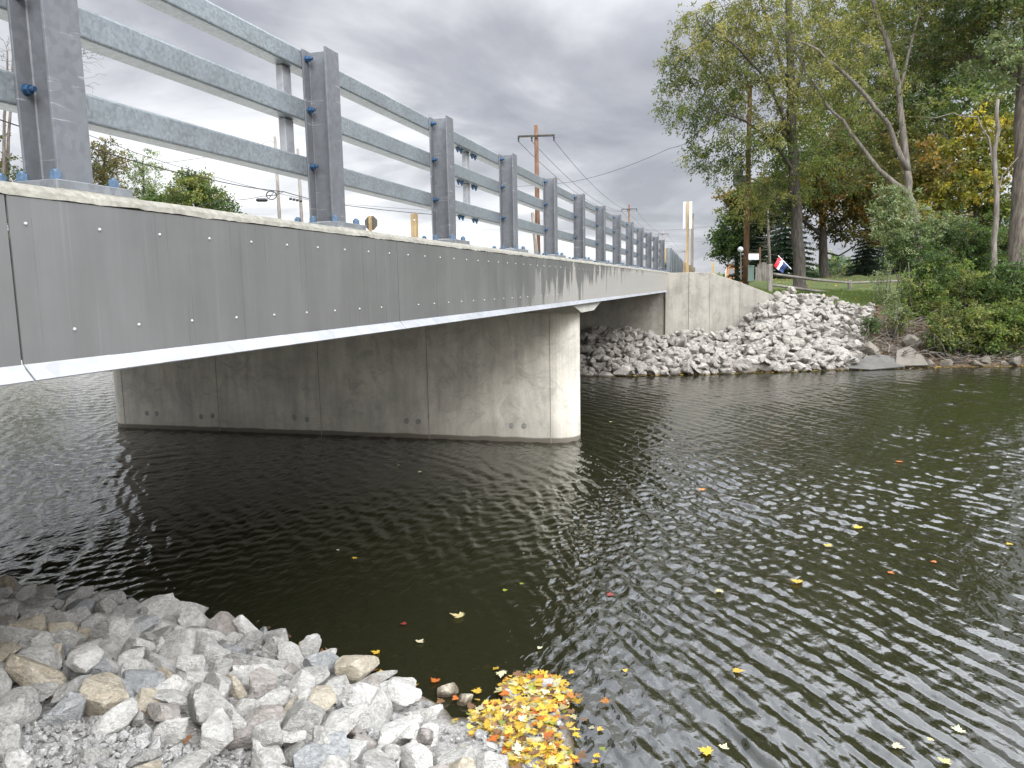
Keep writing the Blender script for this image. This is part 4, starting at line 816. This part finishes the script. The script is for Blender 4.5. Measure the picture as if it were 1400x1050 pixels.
tree('dark_tree', 'dark tree with a leaning trunk at the left edge behind the post', 'tree', W(8, 360, 55), [stem([(2, 370), (6, 300), (10, 230), (14, 150), (18, 60)], 55, 7, 2)],
     [E_(8, 262, 36, 50, 55, 2.5, 1, 'dark'), E_(-30, 200, 40, 60, 55, 2.5, .6, 'brown')], 160, dict(n=40, s=.6, l=.2, w=.11, droop=.1), BARK, LB)
tree('bare_tree', 'small bare tree at the far left edge above the lowest rail', 'tree', W(4, 300, 50), [stem([(4, 300), (6, 200), (9, 120), (10, 70)], 50, 5, 2)], [E_(10, 90, 26, 55, 50, 1.6, 1, 'brown')], 90, None, BARK, LB, tip=.009)
# distant treelines, masses nobody could count
def treeline(label, x0, x1, yb, h0, d, pals, n, lf, thick=6):
    r = NPR; xs = r.uniform(x0, x1, n); hh = h0 * (.55 + .45 * np.sin(xs * .21) * np.sin(xs * .083 + 1)); t = r.uniform(0, 1, n) ** .8; cen = np.array([tuple(W(x, yb - hq * tt, d + r.uniform(0, thick))) for x, hq, tt in zip(xs, hh, t)])
    pc = np.array(sum([PAL[p_] for p_ in pals], [])); V, Fq, cc = leaves_mesh(cen, pc[r.integers(0, len(pc), n)], lf['n'], lf['s'], lf['l'], lf['w'], .05, r)
    tag(np_mesh('treeline', V, Fq, LEAF, loc=cen[0], col=cc), label, 'trees', kind='stuff')
treeline('distant hazy treeline beyond the pale field', 1128, 1200, 376, 24, 190, ['grey', 'olive', 'spruce'], 260, dict(n=26, s=2.4, l=.9, w=.6), 10)
treeline('low dark hedge at the end of the lawn', 1090, 1165, 379, 9, 120, ['dark', 'spruce'], 120, dict(n=26, s=1.2, l=.5, w=.3), 4)
treeline('tiny distant treeline beside the road beyond the wing wall', 962, 1010, 383, 6, 260, ['grey', 'brown'], 120, dict(n=22, s=2, l=1, w=.7), 10)
treeline('woods behind the right-hand trees', 1240, 1480, 385, 90, 72, ['olive', 'brown', 'dark', 'orange'], 520, dict(n=44, s=1.6, l=.4, w=.26), 8)
treeline('wooded shore upstream seen through under the bridge', -620, 60, 402, 150, 95, ['olive', 'dark', 'brown'], 700, dict(n=34, s=2.6, l=.8, w=.5), 10)
treeline('woods on the far shore outside to the right', 1480, 2300, 385, 260, 60, ['olive', 'green', 'brown'], 900, dict(n=34, s=2.0, l=.6, w=.4), 10)
# grass tufts at the near edge of the lawn and along the wing wall
r = NPR; n = 9000; xs = r.uniform(-1.5, 9, n); ys = r.uniform(25.6, 36, n); Pp = np.stack([xs, ys], 1); df = sdf(Pp, FARS); keep = (df > 5.3 + r.normal(size=n) * .3) | ((xs < .6) & (ys > 26.6)); xs, ys = xs[keep], ys[keep]; zs = height(xs, ys)
n = len(xs); B3 = np.stack([xs, ys, zs], 1); per = 5; c = np.repeat(B3, per, 0) + r.normal(size=(n * per, 3)) * [.05, .05, .0]; tipv = r.normal(size=(n * per, 3)) * [.04, .04, .02] + [0, 0, .09]; sd3 = r.normal(size=(n * per, 3)) * [1, 1, 0]; sd3 /= np.linalg.norm(sd3, axis=1, keepdims=True); sd3 *= .006
V = np.stack([c - sd3, c + sd3, c + sd3 * .4 + tipv, c - sd3 * .4 + tipv], 1).reshape(-1, 3); gc = np.array([(.06, .10, .025), (.09, .13, .035), (.13, .14, .05)])
tag(np_mesh('grass', V, np.arange(n * per * 4).reshape(-1, 4), LEAF, loc=(3, 30, -1), col=np.repeat(gc[r.integers(0, 3, n * per)], 4, 0)), 'short grass along the top of the far bank', 'grass', kind='stuff')

# ------------------------------------------------------------------ rocks
import bmesh
def rock_mesh(seed, sub, shape=(1, .78, .6), npl=9, sharp=46, rough=.028):
    r = np.random.default_rng(seed); bm = bmesh.new(); bmesh.ops.create_icosphere(bm, subdivisions=sub, radius=1)
    V = np.array([tuple(v.co) for v in bm.verts]); N = r.normal(size=(npl, 3)); N /= np.linalg.norm(N, axis=1, keepdims=True)
    N = np.concatenate([N, -N[: npl // 2] + r.normal(size=(npl // 2, 3)) * .25]); N /= np.linalg.norm(N, axis=1, keepdims=True); h = r.uniform(.50, .92, len(N))
    q = np.maximum(V @ N.T, 0) / h; rad = 1 / np.maximum((q ** sharp).sum(1) ** (1 / sharp), .8)
    o = r.uniform(0, 50, 3)
    ds = np.array([mnoise.fractal(Vector(v * 2.3 + o), .8, 2.1, 4) * rough * 1.5 + abs(mnoise.noise(Vector(v * 5 + o))) * rough for v in V])
    V = V * (rad * (1 + ds))[:, None] * np.array(shape) * (1 + r.normal(size=3) * .10)
    F_ = np.array([[v.index for v in f.verts] for f in bm.faces]); bm.free(); return V, F_
PROT = []
for k in range(16):
    V, F_ = rock_mesh(100 + k, 4, (1, .80 + .14 * math.sin(k * 2.1), .70 + .12 * math.cos(k * 1.7))); me = bpy.data.meshes.new('rock'); me.from_pydata([tuple(v) for v in V], [], [tuple(int(i) for i in f) for f in F_]); me.shade_smooth(); me.set_sharp_from_angle(angle=R(16)); PROT.append(me)
_cache = {}
def rock_variant(k, mkey, mat):
    if (k, mkey) not in _cache:
        me = PROT[k].copy(); me.materials.append(mat); _cache[(k, mkey)] = me
    return _cache[(k, mkey)]
class Heap:
    def __init__(s, x0, x1, y0, y1, st): s.x = np.arange(x0, x1, st); s.y = np.arange(y0, y1, st); s.X, s.Y = np.meshgrid(s.x, s.y); s.H = height(s.X, s.Y); s.B = s.H.copy(); s.st = st; s.out = []
    def put(s, x, y, r, flat=.6, lift=.30, tol=None):
        m = (s.X - x) ** 2 + (s.Y - y) ** 2 < (r * .8) ** 2
        if not m.any(): return False
        hb = np.percentile(s.H[m], 50); base = s.B[m].mean()
        if hb - base > (tol or 1e9): return False
        cz = hb + r * flat * lift; d2 = ((s.X - x) ** 2 + (s.Y - y) ** 2) / (r * .92) ** 2; mm = d2 < 1
        s.H[mm] = np.maximum(s.H[mm], cz + r * flat * .9 * np.sqrt(1 - d2[mm])); s.out.append((x, y, cz, r)); return True
def fill(hp, samp, radii, tol, sep, tries=60, lift=.3):
    pts = []
    for r_ in radii:
        for _ in range(tries):
            x, y = samp()
            if all((x - a) ** 2 + (y - b) ** 2 > (sep * (r_ + c)) ** 2 for a, b, c in pts):
                if hp.put(x, y, r_, .74, lift, tol): pts.append((x, y, r_)); break
    return pts
rr = random.Random(3)
def to_px(x, y, z):
    v = Vector((x, y, z)); d_ = v.dot(F); return 700 + FPX * v.dot(RT) / d_, 525 - FPX * v.dot(UP) / d_
def near_d(x, y): return float(-sdf(np.array([[x, y]]), NEAR)[0])
def s_near():
    while True:
        x, y = rr.uniform(-6.1, -.62), rr.uniform(1.35, 4.6); d_ = near_d(x, y)
        if d_ < .08: continue
        if x > -1.42 and y > 3.05: continue
        uu, vv = to_px(x, y, WATER + .7)
        if vv > 955 - .06 * uu and uu < 330 and rr.random() < .988: continue
        if y < -2.22 + .10 * (x + 2.4) and -3.0 < x < -1.75 and rr.random() < .8: continue
        u_, v_ = to_px(x, y, WATER + .5)
        if u_ < -45 or v_ > 1125: continue
        return x, y
hp = Heap(-6.6, -.2, .8, 5, .02)
radii = sorted([rr.uniform(.085, .125) for _ in range(110)] + [rr.uniform(.06, .09) for _ in range(170)], reverse=True)
fill(hp, s_near, radii, None, .84, 260, .92)
print('near rocks', n1_ if 0 else len(hp.out)); n1_ = len(hp.out)
fill(hp, s_near, [rr.uniform(.045, .07) for _ in range(25)], .16, .35, 120, .5)
GN = 'riprap rocks piled on the near bank'
SHAPES = {'flat': (1.1, 1.05, .68), 'blocky': (.95, .98, 1.08), 'long': (1.28, .82, .85), 'pointed': (.9, .86, 1.22)}
CW = {'grey': 'light grey', 'white': 'whitish', 'blue grey': 'bluish grey', 'tan': 'tan', 'brownish': 'brownish'}
def near_label(x, y, z, r_, ky, sh):
    u, v = to_px(x, y, z); size = 'large' if r_ > .112 else ('mid-sized' if r_ > .085 else 'small')
    if near_d(x, y) < .22: pl = "at the near water's edge " + ('under the bridge at left' if u < 180 else 'left of centre' if u < 400 else 'in the middle' if u < 560 else 'beside the leaf mat')
    elif v > 985: pl = 'along the bottom edge, ' + ('beside the gravel' if u < 280 else 'left of the middle' if u < 430 else 'in the middle' if u < 580 else 'next to the leaf mat')
    elif u < 130: pl = 'by the left edge of the near bank'
    elif u < 300: pl = 'just above the gravel patch'
    elif u < 430: pl = 'halfway along the near rock pile'
    else: pl = 'in the right part of the near rock pile'
    return f'{size} {sh} {CW[ky]} rock {pl}'
def rot(): return (rr.uniform(-.65, .65), rr.uniform(-.65, .65), rr.uniform(0, 6.283))
def put_rock(x, y, z, r_, key, label, group, mat, k=None, name='rock', sh=None):
    k = rr.randrange(16) if k is None else k; o = bpy.data.objects.new(name, rock_variant(k, key, mat)); C.objects.link(o); s_ = r_ * 1.22
    o.location = (x, y, z); a_, b_, c_ = SHAPES[sh or 'blocky']; q = rot(); o.scale = (s_ * a_ * rr.uniform(.96, 1.06), s_ * b_ * rr.uniform(.95, 1.05), s_ * c_ * rr.uniform(.95, 1.05)); o.rotation_euler = (q[0] * (.5 if sh == 'flat' else 1), q[1] * (.5 if sh == 'flat' else 1), q[2]); tag(o, label, 'rock', group); return o
near_n = 0
for (x, y, z, r_) in hp.out:
    ky = rr.choices(['grey', 'white', 'blue grey', 'tan', 'brownish'], [42, 28, 9, 11, 10])[0]; sh = rr.choices(list(SHAPES), [25, 40, 20, 15])[0]
    put_rock(x, y, z, r_, ky, near_label(x, y, z, r_, ky, sh), GN, ROCKM[ky], sh=sh); near_n += 1
for (x_, y_, r_, ky, lb) in ((607, 945, .085, 'tan', 'wet tan rock lying in the water below the orange leaf'), (634, 958, .07, 'tan', 'small wet brown rock beside the wet tan rock'), (737, 940, .10, 'white', 'white rock standing in the water beside the yellow leaves'), (708, 955, .09, 'white', 'whitish rock with its foot in the yellow leaf mat')):
    q = onz(x_, y_, WATER + .01); put_rock(q.x, q.y, WATER + .005, r_ * .85, ky, lb, None, ROCKM[ky], k=5, sh='blocky' if ky == 'tan' else 'flat')
# far riprap
def s_far(big=False):
    while True:
        x, y = rr.uniform(-8.5, 4.3), rr.uniform(19.0, 27); d_ = float(sdf(np.array([[x, y]]), FARS)[0])
        if d_ < -.1: continue
        lim = 4.9 if x > .9 else 30
        if d_ > lim: continue
        if x > 3.0 + .28 * d_: continue
        if x < -2.2 and y > 24.0: continue
        if x >= -2.2 and x < 1.0 and (y - 24.0) > (x + 2.2) * .54 - .15: continue
        if big and x < .6 and rr.random() < .45: continue
        return x, y
hf = Heap(-9, 5.2, 18.6, 27.6, .05)
nb1 = fill(hf, lambda: s_far(True), sorted([rr.uniform(.17, .31) for _ in range(190)], reverse=True), None, .72, 80, .35); nbig = len(hf.out)
fill(hf, s_far, sorted([rr.uniform(.08, .175) for _ in range(1900)], reverse=True), .5, .5, 25, .4)
budget = 44; order = sorted(range(nbig), key=lambda i: -hf.out[i][3]); ind = set(order[:budget]); GF = 'pale riprap boulders on the far bank'
for i in ind:
    x, y, z, r_ = hf.out[i]
    sh = rr.choices(list(SHAPES), [25, 40, 20, 15])[0]; u, v = to_px(x, y, z); size = 'huge' if r_ > .295 else ('large' if r_ > .275 else 'mid-sized')
    row = 'at the waterline' if z < WATER + .4 else 'halfway up' if z < WATER + 1.1 else 'near the top'; pl = 'beneath the bridge end' if u < 905 else 'below the wing wall' if u < 1000 else 'left of the fence post' if u < 1060 else 'below the split-rail fence' if u < 1120 else 'at the right end'
    put_rock(x, y, z, r_, 'far', f'{size} {sh} pale boulder {row} of the far riprap {pl}'.replace('waterline of', 'waterline of'), GF, FARROCKO, name='boulder', sh=sh)
lows = [rock_mesh(300 + k, 3, npl=10, rough=.04) for k in range(10)]
def rock_stuff(name, items, mat, label, lo=lows, scale=1.22):
    Vs, Fs = [], []; o = 0
    for (x, y, z, r_) in items:
        V, F_ = lo[rr.randrange(len(lo))]; M_ = np.array(Matrix.Rotation(rr.uniform(0, 6.28), 3, 'Z') @ Matrix.Rotation(rr.uniform(-.8, .8), 3, 'X') @ Matrix.Rotation(rr.uniform(-.8, .8), 3, 'Y')); Vs.append(V @ M_.T * r_ * scale * rr.uniform(.85, 1.15) + [x, y, z]); Fs.append(F_ + o); o += len(V)
    o_ = np_mesh(name, np.concatenate(Vs), np.concatenate(Fs), mat, loc=items[0][:3], smooth=True); o_.data.set_sharp_from_angle(angle=R(24)); return tag(o_, label, 'rocks', kind='stuff')
rock_stuff('riprap', [hf.out[i] for i in range(len(hf.out)) if i not in ind], FARROCK, 'smaller pale stones filling the riprap slope on the far bank')
# dark stones and dirt-bank stones at the far waterline
for i, (x_, y_, r_) in enumerate(((1246, 470, .30), (1295, 497, .17), (1270, 498, .12), (1335, 499, .12), (1385, 497, .2), (1190, 478, .28), (1180, 492, .2), (1350, 495, .15), (1372, 499, .1))):
    q = W(x_, y_, 20.2 + (500 - y_) * .035); lab = ['slanting tan rock wedged in the brushwood', 'round pale rock at the waterline right of the tan slab', 'small flat rock next to the tan slab at the waterline', 'small dark rock at the waterline under the overhanging bush', 'broad dark rock at the waterline by the right edge', 'dark rock above the dark slab', 'brown rock partly under the dark slab', 'mid-sized rock at the water edge under the low leafy bush', 'tiny rock beside the broad dark rock'][i]
    put_rock(q.x, q.y, max(q.z, WATER), r_, 'dark', lab, None, DARKROCK)
def jitz(x, y): return .06 * mnoise.noise(Vector((x * .9, y * .9, 3.3)))
# gravel between the near rocks
peb = [rock_mesh(500 + k, 1, npl=9, rough=.02) for k in range(6)]; items = []
while len(items) < 6800:
    x, y = rr.uniform(-5.5, -.6), rr.uniform(1.3, 4.3)
    if near_d(x, y) < .03: continue
    uu, vv = to_px(x, y, WATER + .7); f_ = vv > 945 - .06 * uu and uu < 340 and vv < 1090 and uu > -40
    if not f_ and rr.random() < .86: continue
    r_ = min(.035, max(.004, rr.lognormvariate(math.log(.0115), .6))); items.append((x, y, gz(x, y) + .01 + r_ * .3 + jitz(x, y), r_))
rock_stuff('gravel', items, GRAVELM, 'loose limestone chips and grit between the near rocks', peb)
# stones on the river bed close to the bank
items = []
while len(items) < 260:
    x, y = rr.uniform(-4.5, -.2), rr.uniform(2.5, 5.2); d_ = near_d(x, y)
    if -1.1 < d_ < -.02 and x < -1.3: r_ = rr.uniform(.03, .10); items.append((x, y, min(gz(x, y), WATER - .02) - r_ * .35, r_))
rock_stuff('river_bed_stones', items, m_rock('algae_stone', (.10, .075, .035), (.17, .13, .07), True), 'dim brown stones on the river bed by the near bank')

# ------------------------------------------------------------------ maple leaves
def maple(size, curl=.15):
    out = [(0, -.28), (.03, -.05), (.26, -.16), (.22, -.02), (.5, .06), (.40, .14), (.47, .30), (.30, .27), (.20, .32), (.24, .55), (.13, .50), (0, .80)]
    out = out + [(-x, y) for x, y in out[-2:0:-1]]
    P = [(x * size * rr.uniform(.88, 1.1), (y - .2) * size * rr.uniform(.92, 1.08)) for x, y in out]; c1, c2, ph = rr.uniform(-curl, curl) * 2, rr.uniform(0, curl) * 2, rr.uniform(0, 6)
    def z(x, y): q = math.hypot(x, y) / size; return size * (c2 * q * q + c1 * x / size * y / size + .05 * curl / .15 * math.sin(ph + 5 * math.atan2(y, x)) * q)
    V = [(0, 0, z(0, 0))] + [(x, y, z(x, y)) for x, y in P]; n = len(P); return V, [(0, i + 1, (i + 1) % n + 1) for i in range(n)]
LC = {'yellow': [(.72, .47, .045), (.78, .55, .09), (.66, .42, .05)], 'pale': [(.62, .55, .26), (.66, .60, .38)], 'orange': [(.62, .20, .03), (.55, .15, .03), (.68, .27, .05)], 'red': [(.38, .06, .03), (.30, .05, .04)], 'green': [(.30, .34, .05)], 'brown': [(.22, .115, .05), (.28, .15, .07)], 'tanleaf': [(.34, .25, .13)], 'darkleaf': [(.07, .045, .03), (.11, .07, .04)]}
def leaf_obj(x, y, z, size, col, label, tilt=.08, group='maple leaves floating on the river', curl=.12):
    V, Fq = maple(size, curl); M_ = Matrix.Rotation(rr.uniform(0, 6.28), 3, 'Z') @ Matrix.Rotation(rr.uniform(-tilt, tilt), 3, 'X') @ Matrix.Rotation(rr.uniform(-tilt, tilt), 3, 'Y')
    V = [tuple(M_ @ Vector(v) + Vector((x, y, z))) for v in V]; c = LC[col][rr.randrange(len(LC[col]))]; cc = np.array([[q * rr.uniform(.58, .8) for q in c] for _ in V])
    tag(np_mesh('maple_leaf', V, Fq, FALLEN, loc=(x, y, z), col=cc), label, 'leaf', group)
FL = [(627, 842, .10, 'pale', 'pale yellow maple leaf floating off the rocks, largest on the dark water'), (552, 853, .045, 'red', 'small red leaf floating off the near rocks'), (485, 763, .05, 'yellow', 'yellow leaf on the dark water under the bridge'), (462, 752, .03, 'pale', 'tiny pale leaf left of the yellow leaf under the bridge'),
      (574, 877, .06, 'pale', 'pale narrow leaf near the shore rocks'), (514, 892, .06, 'yellow', 'yellow leaf touching the shore rocks'), (595, 931, .065, 'orange', 'bright orange leaf beside the wet tan rock'), (960, 669, .085, 'orange', 'orange leaf on the bright ripples right of the pier'), (1229, 631, .10, 'orange', 'orange leaf far out on the green water'),
      (1173, 721, .09, 'yellow', 'yellow leaf in the middle of the green water'), (1132, 746, .075, 'yellow', 'dull yellow leaf left of the middle yellow leaf'), (1090, 795, .095, 'yellow', 'bright yellow maple leaf on the open water'), (983, 808, .07, 'pale', 'pale leaf on the rippled water left of the bright yellow one'), (834, 813, .06, 'red', 'small red leaf on the edge of the bridge shadow'),
      (1008, 917, .07, 'yellow', 'yellow leaf on the lower ripples'), (966, 1027, .075, 'yellow', 'yellow maple leaf near the bottom edge of the water'), (990, 1022, .05, 'pale', 'pale leaf right of the bottom yellow leaf'), (1310, 998, .065, 'pale', 'whitish leaf at the lower right of the water'), (1226, 1020, .06, 'pale', 'whitish curled leaf at the bottom right'), (1292, 1041, .06, 'pale', 'pale leaf cut close to the bottom edge'),
      (1272, 1011, .035, 'pale', 'small oval pale leaf among the lower right ripples'), (1380, 744, .06, 'yellow', 'yellow leaf at the right edge of the water'), (1277, 768, .05, 'orange', 'small orange speck of a leaf right of centre'), (1218, 783, .05, 'orange', 'small brown-orange leaf below the middle yellow leaf'), (574, 645, .06, 'pale', 'pale leaf floating below the pier face'), (545, 636, .045, 'pale', 'tiny pale leaf just left of the leaf below the pier'),
      (690, 807, .045, 'green', 'green leaf on the dark water'), (713, 798, .04, 'green', 'small green leaf right of the other green leaf'), (835, 577, .06, 'pale', 'white leaf beside the pier nose'), (820, 997, .04, 'yellow', 'small yellow leaf in the reflection beside the leaf mat'), (816, 1033, .04, 'yellow', 'tiny yellow leaf below the leaf mat edge'), (855, 917, .035, 'yellow', 'tiny yellow leaf right of the leaf mat'), (738, 886, .04, 'pale', 'two-winged pale seed leaf above the leaf mat'), (640, 955, .03, 'pale', 'tiny pale leaf by the small wet brown rock')]
for (x_, y_, s_, c_, lb) in FL:
    q = onz(x_, y_, WATER + .012); leaf_obj(q.x, q.y, WATER + .014, s_ * 1.15, c_, lb)
for (x_, y_, z_, lb) in ((178, 996, -1.62, 'yellow brown leaf lying on the gravel'), (250, 945, -1.7, 'orange-brown leaf tucked between grey rocks'), (485, 985, -1.75, 'red-brown leaf in a gap between rocks')):
    q = onz(x_, y_, z_); leaf_obj(q.x, q.y, gz(q.x, q.y) + .05, .06, 'brown', lb, .3, None)
def leaf_stuff(name, n, samp, label, pal, size=(.04, .075), tilt=.3, curl=.2):
    Vs, Fs, Cs = [], [], []; o = 0
    for _ in range(n):
        x, y, z = samp(); s_ = rr.uniform(*size); V, Fq = maple(s_, curl); M_ = Matrix.Rotation(rr.uniform(0, 6.28), 3, 'Z') @ Matrix.Rotation(rr.uniform(-tilt, tilt), 3, 'X') @ Matrix.Rotation(rr.uniform(-tilt, tilt), 3, 'Y')
        V = np.array(V) @ np.array(M_).T + [x, y, z]; k = rr.choices(pal[0], pal[1])[0]; c = np.array(LC[k][rr.randrange(len(LC[k]))]) * rr.uniform(.42, .8); Vs.append(V); Fs.append(np.array(Fq) + o); Cs.append(np.tile(c, (len(V), 1)) * np.array([[rr.uniform(.85, 1.1)] for _ in V])); o += len(V)
    V = np.concatenate(Vs); return tag(np_mesh(name, V, np.concatenate(Fs), FALLEN, loc=V[0], col=np.clip(np.concatenate(Cs), 0, .9)), label, 'leaves', kind='stuff')
MAT = [(690, 925), (745, 921), (772, 935), (783, 955), (772, 975), (752, 985), (765, 1010), (788, 1035), (770, 1060), (700, 1060), (668, 1010), (640, 985), (655, 965), (690, 960)]
MATW = [(lambda v: (v.x, v.y))(onz(x, y, WATER + .03)) for x, y in MAT]
def inpoly(x, y, P):
    c = False
    for (x0, y0_), (x1, y1_) in zip(P, P[1:] + P[:1]):
        if (y0_ > y) != (y1_ > y) and x < (x1 - x0) * (y - y0_) / (y1_ - y0_) + x0: c = not c
    return c
def s_mat():
    while True:
        x, y = rr.uniform(-2, -.5), rr.uniform(2.8, 4.8)
        if inpoly(x, y, MATW):
            if rr.random() < .16: x += rr.gauss(0, .10); y += rr.gauss(0, .10)
            return x, y, max(WATER + .014, gz(x, y) + .02) + rr.uniform(0, .035)
leaf_stuff('leaf_mat', 800, s_mat, 'mat of yellow and orange maple leaves washed against the near bank', (['yellow', 'orange', 'pale', 'red', 'brown', 'green'], [50, 12, 20, 1, 14, 3]))
def s_bed():
    while True:
        x, y = rr.uniform(-4.6, -.6), rr.uniform(3.4, 5.4); d_ = near_d(x, y)
        if -.9 < d_ < -.02 and rr.random() < math.exp(d_ * 2): return x, y, gz(x, y) + .03
leaf_stuff('sunken_leaves', 110, s_bed, 'dull sunken leaves on the river bed beside the near rocks', (['yellow', 'brown', 'orange', 'green'], [40, 30, 10, 10]))
def s_shore():
    x = rr.uniform(-3.2, 10); y = float(np.interp(x, FARS[:, 0], FARS[:, 1])) - rr.uniform(-.1, .25); return x, y, WATER + .012
leaf_stuff('shore_litter', 420, s_shore, 'line of yellowish fallen leaves along the far waterline', (['yellow', 'brown', 'pale'], [40, 45, 15]), (.05, .10), .1)
def s_dirt():
    while True:
        x, y = rr.uniform(3.2, 11), rr.uniform(21.8, 30); d_ = float(sdf(np.array([[x, y]]), FARS)[0])
        if .2 < d_ < 5.2: return x, y, gz(x, y) + .05
leaf_stuff('dirt_bank_litter', 2600, s_dirt, 'brown and dull yellow leaf litter covering the dirt bank', (['brown', 'tanleaf', 'darkleaf'], [40, 25, 50]), (.07, .13), .6, .4)
def s_lawn():
    x, y = rr.uniform(2, 26), rr.uniform(27, 62); return x, y, gz(x, y) + .06
leaf_stuff('lawn_leaves', 900, s_lawn, 'scattered yellow leaves lying on the lawn', (['yellow', 'brown', 'orange'], [60, 25, 15]), (.08, .14), .6, .4)
